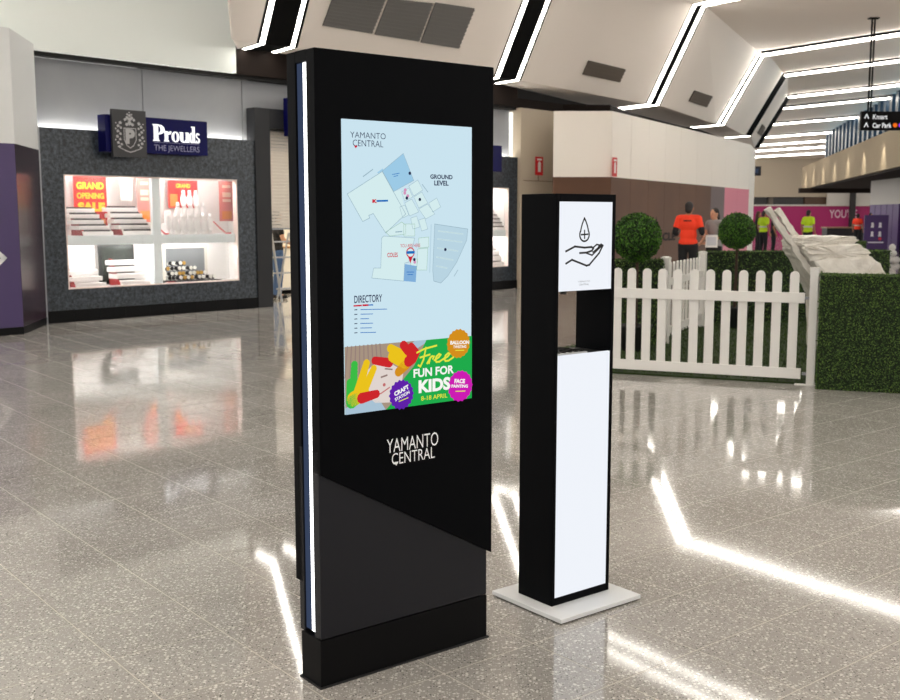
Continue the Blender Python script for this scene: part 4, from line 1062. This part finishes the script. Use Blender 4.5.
# ================================================================== WRAPPED FURNITURE BEHIND THE HEDGE
M_WRAP = mat('plastic_wrap', (236, 232, 224), .25, bump=(11, 1.0), noise=(6, (214, 208, 198)))
YW = 12.0
wo = W(820, 300, YW); wr_ = thing('wrapped_furniture', 'furniture bundle wrapped in crumpled clear plastic behind the near hedge', 'wrapped furniture', (wo.x, YW, 0))
def wl_(u, v, dy=0.): p = W(u, v, YW + dy); return Vector((p.x - wo.x, dy, p.z))
def beam(pts, wd, th, name):
    g = MB(); n = 14
    rnd = random.Random(len(name) + int(pts[0][0]))
    prev = None; rows = []
    a, b = wl_(*pts[0]), wl_(*pts[1]); d = (b - a).normalized(); sd = Vector((d.z, 0, -d.x)); up_ = Vector((0, 1, 0))
    for k in range(n + 1):
        c = a.lerp(b, k / n); j = lambda: rnd.uniform(-.012, .012)
        rows.append([c - sd * (wd / 2 + j()) - up_ * th / 2, c + sd * (wd / 2 + j()) - up_ * (th / 2 + j()), c + sd * (wd / 2 + j()) + up_ * th / 2, c - sd * (wd / 2 + j()) + up_ * th / 2])
    vs = [p for r in rows for p in r]; fs = [(0, 1, 2, 3)[::-1], tuple(4 * n + i for i in range(4))]
    for k in range(n):
        for i in range(4): fs.append((4 * k + i, 4 * k + (i + 1) % 4, 4 * k + 4 + (i + 1) % 4, 4 * k + 4 + i))
    g.add(vs, fs); g.build(name, M_WRAP, wr_, bev=.004)
beam([(767.5, 208, -.1), (815, 280, -.1)], .058, .09, 'leaning_beam'); beam([(776.5, 209, .35), (812, 262, .35)], .06, .09, 'leaning_beam')
def lump(poly, y0, y1, name, seed):
    rnd = random.Random(seed); pts = [wl_(*p) for p in poly]
    # subdivide outline and crumple it
    out = []
    for a, b in zip(pts, pts[1:] + pts[:1]):
        for k in range(5): out.append(a.lerp(b, k / 5))
    n = len(out); g = MB(); rings = []; c = sum(out, Vector()) / n
    for q, (yy, sc) in enumerate(((y0 - .02, .86), (y0, .985), (y0 * .5 + y1 * .5, 1.0), (y1, .985), (y1 + .02, .86))):
        rings.append([Vector((c.x + (p.x - c.x) * sc + rnd.uniform(-.008, .008), yy + rnd.uniform(-.015, .015), c.z + (p.z - c.z) * sc + rnd.uniform(-.006, .006))) for p in out])
    vs = [p for r in rings for p in r] + [Vector((c.x, y0 - .03, c.z)), Vector((c.x, y1 + .03, c.z))]
    fs = []
    for k in range(4):
        for i in range(n): fs.append((k * n + i, k * n + (i + 1) % n, (k + 1) * n + (i + 1) % n, (k + 1) * n + i))
    for i in range(n): fs.append((5 * n, (i + 1) % n, i)); fs.append((5 * n + 1, 4 * n + i, 4 * n + (i + 1) % n))
    g.add(vs, fs); g.build(name, M_WRAP, wr_)
lump([(795, 243), (797, 237.5), (803, 235.5), (848, 236), (852, 239.5), (846, 245), (806, 246), (797, 250)], -.2, .5, 'wrapped_cushion', 1)
lump([(796, 249), (806, 245), (850, 243), (863, 252), (858, 257), (812, 259), (803, 260)], -.25, .55, 'wrapped_cushion', 2)
lump([(804, 259), (860, 255), (870, 262), (878, 280), (884, 296), (822, 296)], -.3, .6, 'wrapped_cushion', 3)
lump([(822, 294), (884, 294), (884, 354), (824, 354)], -.3, .6, 'wrapped_frame', 4)

# ================================================================== HANGING DIRECTION SIGN
hx = W(873.5, 22, 27.1); hz0, hz1 = W(880, 130.5, 27.1).z, W(880, 111.5, 27.1).z
hs_ = thing('hanging_sign', 'black hanging direction sign with arrows on a ceiling pole', 'sign', (hx.x, 27.1, hz0))
x0 = W(860.5, 120, 27.1).x - hx.x; x1 = 1.5; hh = hz1 - hz0
hb_ = MB().box(x0, x1, -.05, .05, 0, hh).build('sign_board', mat('sign_black', (8, 8, 10), .5, spec=.1), hs_, bev=.005)
MB().box(-.05, -.015, -.02, .02, hh, ZH - hz0).build('hanger_pole', M_CH, hs_); MB().box(.02, .05, -.02, .02, hh, ZH - hz0).build('hanger_pole', M_CH, hs_)
MB().box(-.12, .12, -.08, .08, ZH - hz0 - .03, ZH - hz0).build('ceiling_mount', M_CH, hs_)
g = MB(); M3 = [glow('sign_white_text', (240, 240, 240), .9), glow('sign_orange', (240, 110, 30), .9), glow('sign_purple', (150, 60, 220), .9)]
def hp_(u): return W(u, 120, 27.1).x - hx.x
for b0 in (.58, .13):
    cxx = hp_(865.7); g.stroke([(cxx - .045, hh * (b0 + .06)), (cxx, hh * (b0 + .26)), (cxx + .045, hh * (b0 + .06))], .022, -.054)
g.text('Kmart', hp_(872), hp_(886.5), hh * .58, hh * .84, -.054, 0, .01); g.text('Car Park', hp_(872), hp_(891), hh * .13, hh * .39, -.054, 0, .02)
g.disc(hp_(894.5), hh * .27, .055, -.054, 1); g.disc(hp_(900), hh * .27, .055, -.054, 2)
g.build('sign_lettering', M3, hb_)
o = thing('exit_sign', 'small dark box sign on the wall beyond the hoarding end', 'sign', W(753, 171, 60))
MB().box(-.45, .45, 0, .12, -.26, .26).build('sign_box', mat('exit_dark', (20, 22, 34), .4), o); MB().box(-.3, .3, -.004, 0, -.12, .12).build('sign_face', mat('exit_face', (40, 60, 96), .4), o)
MB().box(-.03, .03, .03, .09, .26, ZH - W(753, 171, 60).z).build('hanger', M_CH, o)

# far floor-standing purple sign, and small things near it
p = G(875, 252)
fsn = thing('purple_floor_sign', 'purple freestanding sign board with white icons in the far hall', 'sign', p, -.25)
bw = .5; bh = W(875, 215, p.y).z
MB().box(-bw, bw, 0, .12, .12, bh).build('sign_board', mat('floor_sign_purple', (62, 28, 96), .4), fsn); MB().box(-bw * .9, bw * .9, -.1, .25, 0, .12).build('sign_base', M_CH, fsn)
M_IW = mat('icon_white', (226, 222, 232), .5)
for a, b in ((-.2, .72), (.2, .72), (-.2, .48), (.2, .48)):
    g = MB(); g.disc(bw * a * 1.6, bh * (b + .045), .06, -.006, 0, 10); g.flat([(bw * a * 1.6 - .07, bh * (b - .06)), (bw * a * 1.6 + .07, bh * (b - .06)), (bw * a * 1.6 + .05, bh * (b + .02)), (bw * a * 1.6 - .05, bh * (b + .02))], -.0065)
    g.build('icon', M_IW, fsn)
MB().disc(bw * .35, bh * .36, .07, -.006, 0, 10).build('red_dot', mat('icon_red', (200, 40, 70), .5), fsn); MB().stroke([(-bw * .6, bh * .26), (bw * .6, bh * .26)], .05, -.006).build('text_line', M_IW, fsn)
p = G(891, 263); wbk = thing('white_bags', 'small pile of white bags on the far floor', 'bags', p)
for k, (dx, dz, r) in enumerate(((-.12, .12, .2), (.14, .1, .17), (0, .33, .19), (.02, .52, .12))): MB().ell((dx, 0, dz), (r, r * .8, .13), 10, 7).build('bag', mat('bag_white', (222, 218, 216), .5), wbk, True)
pa2, pb2 = G(852, 258), G(866, 257)
hedge('low_planter_hedge', 'low dark planter hedge beside the purple floor sign', pa2, pb2, .62, .5, 2500, .03, 1.5, 9)
# dark bench/counter with orange item behind
p = G(845, 246); tbk = thing('far_counter', 'dark counter with a pale top in the far hall', 'counter', p, 0)
MB().box(-1.0, 1.0, 0, .8, .1, .95).build('counter_body', mat('counter_dark', (34, 30, 34), .5), tbk); MB().box(-1.05, 1.05, -.05, .85, .95, 1.02).build('counter_top', mat('counter_tan', (160, 130, 100), .5), tbk); MB().box(-.9, .9, .05, .75, 0, .1).build('kick_plate', M_CH, tbk)

# ================================================================== PEOPLE
M_SKIN = mat('skin_light', (206, 156, 126), .5); M_SKIN2 = mat('skin_tan', (176, 122, 92), .5)
M_HAIR = mat('hair_dark', (28, 20, 18), .5); M_HAIRB = mat('hair_brown', (92, 58, 38), .5)
M_BLK = mat('cloth_black', (22, 22, 26), .8); M_JEAN = mat('denim', (70, 98, 140), .8)
def person(label, pos, rz, h, arms, shirt, pants, skin=M_SKIN, hair=M_HAIR, long_hair=False, sleeve=.6, vest=None, vox=.009, lean=0., head_turn=0., legs=None, sleeve_mat=None):
    """faces local -y. arms: [(elbow, wrist) for left(+x), right(-x)] in 1.75 m body units"""
    s = h / 1.75; o = thing('person', label, 'person', pos, rz); o.scale = (s, s, s)
    sh = [Vector((.185, 0, 1.43)), Vector((-.185, 0, 1.43))]; hip = [Vector((.095, 0, .93)), Vector((-.095, 0, .93))]
    L = legs or [((.105, -.02, .50), (.11, .02, .085)), ((-.105, -.02, .50), (-.11, .02, .085))]
    T = Matrix.Rotation(head_turn, 3, 'Z')
    g = MB()
    g.ell((0, 0, 1.32), (.165, .105, .19)); g.ell((0, .0, 1.12), (.135, .095, .18)); g.ell((0, .005, .96), (.165, .115, .13))
    g.capsule(sh[0] - Vector((.03, 0, 0)), sh[1] + Vector((.03, 0, 0)), .062, .062)
    g.capsule((0, .01, 1.42), (0, -.005, 1.56), .058, .052)
    H = Vector((0, -.012, 1.622))
    g.ell(H, (.074, .092, .115), M=T); g.ell(H + T @ Vector((0, -.03, -.06)), (.055, .06, .055))
    g.ell(H + T @ Vector((0, -.094, -.012)), (.013, .02, .024), 8, 6)             # nose
    for e in (-1, 1):
        g.ell(H + T @ Vector((.078 * e, .005, -.008)), (.012, .022, .032), 8, 6)   # ear
        g.ell(H + T @ Vector((.03 * e, -.078, .022)), (.024, .016, .008), 8, 6)    # brow
    for i, (el, wr) in enumerate(arms):
        el, wr = Vector(el), Vector(wr)
        g.capsule(sh[i], el, .052, .042); g.capsule(el, wr, .041, .028)
        d = (wr - el).normalized(); a = d.orthogonal().normalized(); n = d.cross(a)
        pc = wr + d * .055; g.ell(pc, (.034, .034, .034)); g.capsule(wr, wr + d * .085, .027, .034)
        for k, ln in enumerate((.062, .072, .068, .052)):
            b = wr + d * .09 + a * (.025 - k * .0167); m = b + d * ln * .55 - n * .006; g.capsule(b, m, .010, .009, 8); g.capsule(m, m + d * ln * .5 - n * .018, .009, .008, 8)
        b = wr + d * .04 + a * .03; g.capsule(b, b + d * .045 + a * .025, .012, .010, 8)
    for i, (kn, an) in enumerate(L):
        kn, an = Vector(kn), Vector(an); g.capsule(hip[i], kn, .085, .058); g.capsule(kn, an, .056, .038); g.capsule(an, an + Vector((0, -.13, -.045)), .04, .03)
    g.build('body', skin, o, True, remesh=vox)
    # face details
    g = MB()
    for e in (-1, 1): g.ell(H + T @ Vector((.03 * e, -.086, .008)), (.012, .008, .008), 8, 6)
    g.build('eyes', mat('eye_dark', (40, 28, 24), .3), o, True)
    g = MB(); g.ell(H + T @ Vector((0, -.088, -.058)), (.024, .008, .008), 8, 6); g.build('mouth', mat('lips', (176, 96, 88), .5), o, True)
    # clothing
    g = MB(); g.ell((0, 0, 1.32), (.185, .122, .2)); g.ell((0, .0, 1.12), (.165, .118, .19)); g.ell((0, .005, .98), (.185, .13, .12)); g.capsule(sh[0] - Vector((.03, 0, 0)), sh[1] + Vector((.03, 0, 0)), .075, .075)
    for i, (el, wr) in enumerate(arms):
        if sleeve > 0: g.capsule(sh[i], sh[i].lerp(Vector(el), sleeve), .068, .064)
    g.build('shirt', shirt, o, True, remesh=max(vox, .011))
    if sleeve_mat:
        for i, (el, wr) in enumerate(arms):
            g = MB(); g.capsule(sh[i].lerp(Vector(el), sleeve * .85), Vector(el), .062, .054); g.capsule(Vector(el), Vector(el).lerp(Vector(wr), .25), .053, .05); g.build('sleeve', sleeve_mat, o, True)
    if vest:
        g = MB(); g.ell((0, 0, 1.31), (.196, .134, .2)); g.ell((0, 0, 1.1), (.178, .13, .18)); g.capsule((.14, 0, 1.43), (-.14, 0, 1.43), .082, .082); vo = g.build('hi_vis_vest', vest, o, True, remesh=.014)
        MB().lathe([(.17, 1.12), (.2, 1.12), (.2, 1.17), (.17, 1.17)], 20).build('reflective_band', mat('reflective', (206, 206, 200), .3), vo).scale = (1, .72, 1)
    g = MB(); g.ell((0, .005, .94), (.178, .125, .11))
    for i, (kn, an) in enumerate(L):
        kn, an = Vector(kn), Vector(an); g.capsule(hip[i], kn, .1, .074); g.capsule(kn, an, .072, .056)
    g.build('trousers', pants, o, True, remesh=max(vox, .011))
    for i, (kn, an) in enumerate(L):
        an = Vector(an); g = MB(); g.capsule(an + Vector((0, .02, -.035)), an + Vector((0, -.15, -.045)), .048, .038); g.build('shoe', M_BLK, o, True)
    g = MB(); g.ell(H + T @ Vector((0, .018, .03)), (.082, .092, .102)); g.ell(H + T @ Vector((0, .05, -.02)), (.074, .06, .085))
    if long_hair: g.capsule(H + T @ Vector((0, .07, -.02)), H + T @ Vector((0, .10, -.22)), .062, .045)
    g.build('hair', hair, o, True, remesh=.012)
    return o
AREL = [((.25, .03, 1.16), (.26, -.06, .92)), ((-.25, .03, 1.16), (-.26, -.06, .92))]
M_HVO = mat('hi_vis_orange', (255, 62, 24), .7); M_HVY = mat('hi_vis_yellow', (206, 240, 30), .7)
# man in orange (back to viewer, elbows bent)
Ym = 21.5; pm = W(688.5, 230, Ym)
mo = person('person in a bright orange shirt standing back to the viewer by the hoarding', (pm.x, Ym, 0), math.radians(155), 1.86,
       [((.255, .02, 1.17), (.18, -.22, 1.06)), ((-.26, .02, 1.17), (-.20, -.24, 1.12))], M_HVO, M_BLK, M_SKIN2, M_HAIR, sleeve=.62, sleeve_mat=M_BLK, vox=.008)
g = MB()
for k in range(6): g.box(-.075 + k * .026, -.075 + k * .026 + .018, .118, .124, 1.375, 1.40)
g.build('back_print', M_BLK, mo)
pw = W(714.5, 230, 21.8)
wo_ = person('person in a grey top with dark hair holding a white sheet', (pw.x, 21.8, 0), math.radians(-62), 1.74,
       [((.23, -.02, 1.17), (.10, -.25, 1.06)), ((-.23, -.02, 1.17), (-.12, -.25, 1.04))], mat('cloth_grey', (150, 146, 146), .8), M_BLK, M_SKIN, M_HAIR, True, .35, vox=.008)
pp = thing('paper_sheet', 'white paper sheet held by the person in grey', 'paper', W(711.5, 243, 21.5), math.radians(-10))
MB().box(-.12, .12, -.004, .004, -.09, .16).build('sheet', mat('paper', (236, 234, 232), .7), pp); MB().box(-.09, .09, -.0055, -.004, -.05, .12).build('print_block', mat('paper_print', (206, 208, 214), .7), pp)
# far people
for (u, Y, h, rz, lab, kw) in (
    (763.5, 41, 1.8, 2.05, 'person in a yellow hi-vis vest and black trousers beyond the small ball', dict(vest=M_HVY)),
    (758, 44, 1.80, 1.6, 'person with brown hair and dark clothes beside the hi-vis worker', dict(hair=M_HAIRB, long_hair=True)),
    (773.5, 43, 1.70, 1.4, 'person in black seen half behind the leaning wrapped beams', {}),
    (808, 40, 1.82, 2.2, 'person in a yellow hi-vis shirt above the wrapped furniture', dict(vest=M_HVY)),
    (870, 52, 1.75, .4, 'person in yellow hi-vis mostly hidden by the purple floor sign', dict(vest=M_HVY)),
    (857.5, 54, 1.72, 2.4, 'person in orange hi-vis beside the dark far counter', dict(vest=M_HVO))):
    p = W(u, 230, Y)
    person(lab, (p.x, Y, 0), rz, h, AREL, M_BLK if not kw.get('vest') else kw['vest'], M_BLK, M_SKIN2, vox=.016, **kw)
# shop assistant behind the half-lowered shutter
sp = S.pt(S.px(277.5, 270, 1.4)[0], 1.4)
person('person in a black top and blue jeans in the jeweller doorway', (sp.x, sp.y, 0), S.rz + 1.2, 1.68, [((.25, -.05, 1.18), (.16, -.28, 1.1)), ((-.25, -.05, 1.18), (-.14, -.3, 1.08))], M_BLK, M_JEAN, M_SKIN, M_HAIR, True, .5, vox=.01)
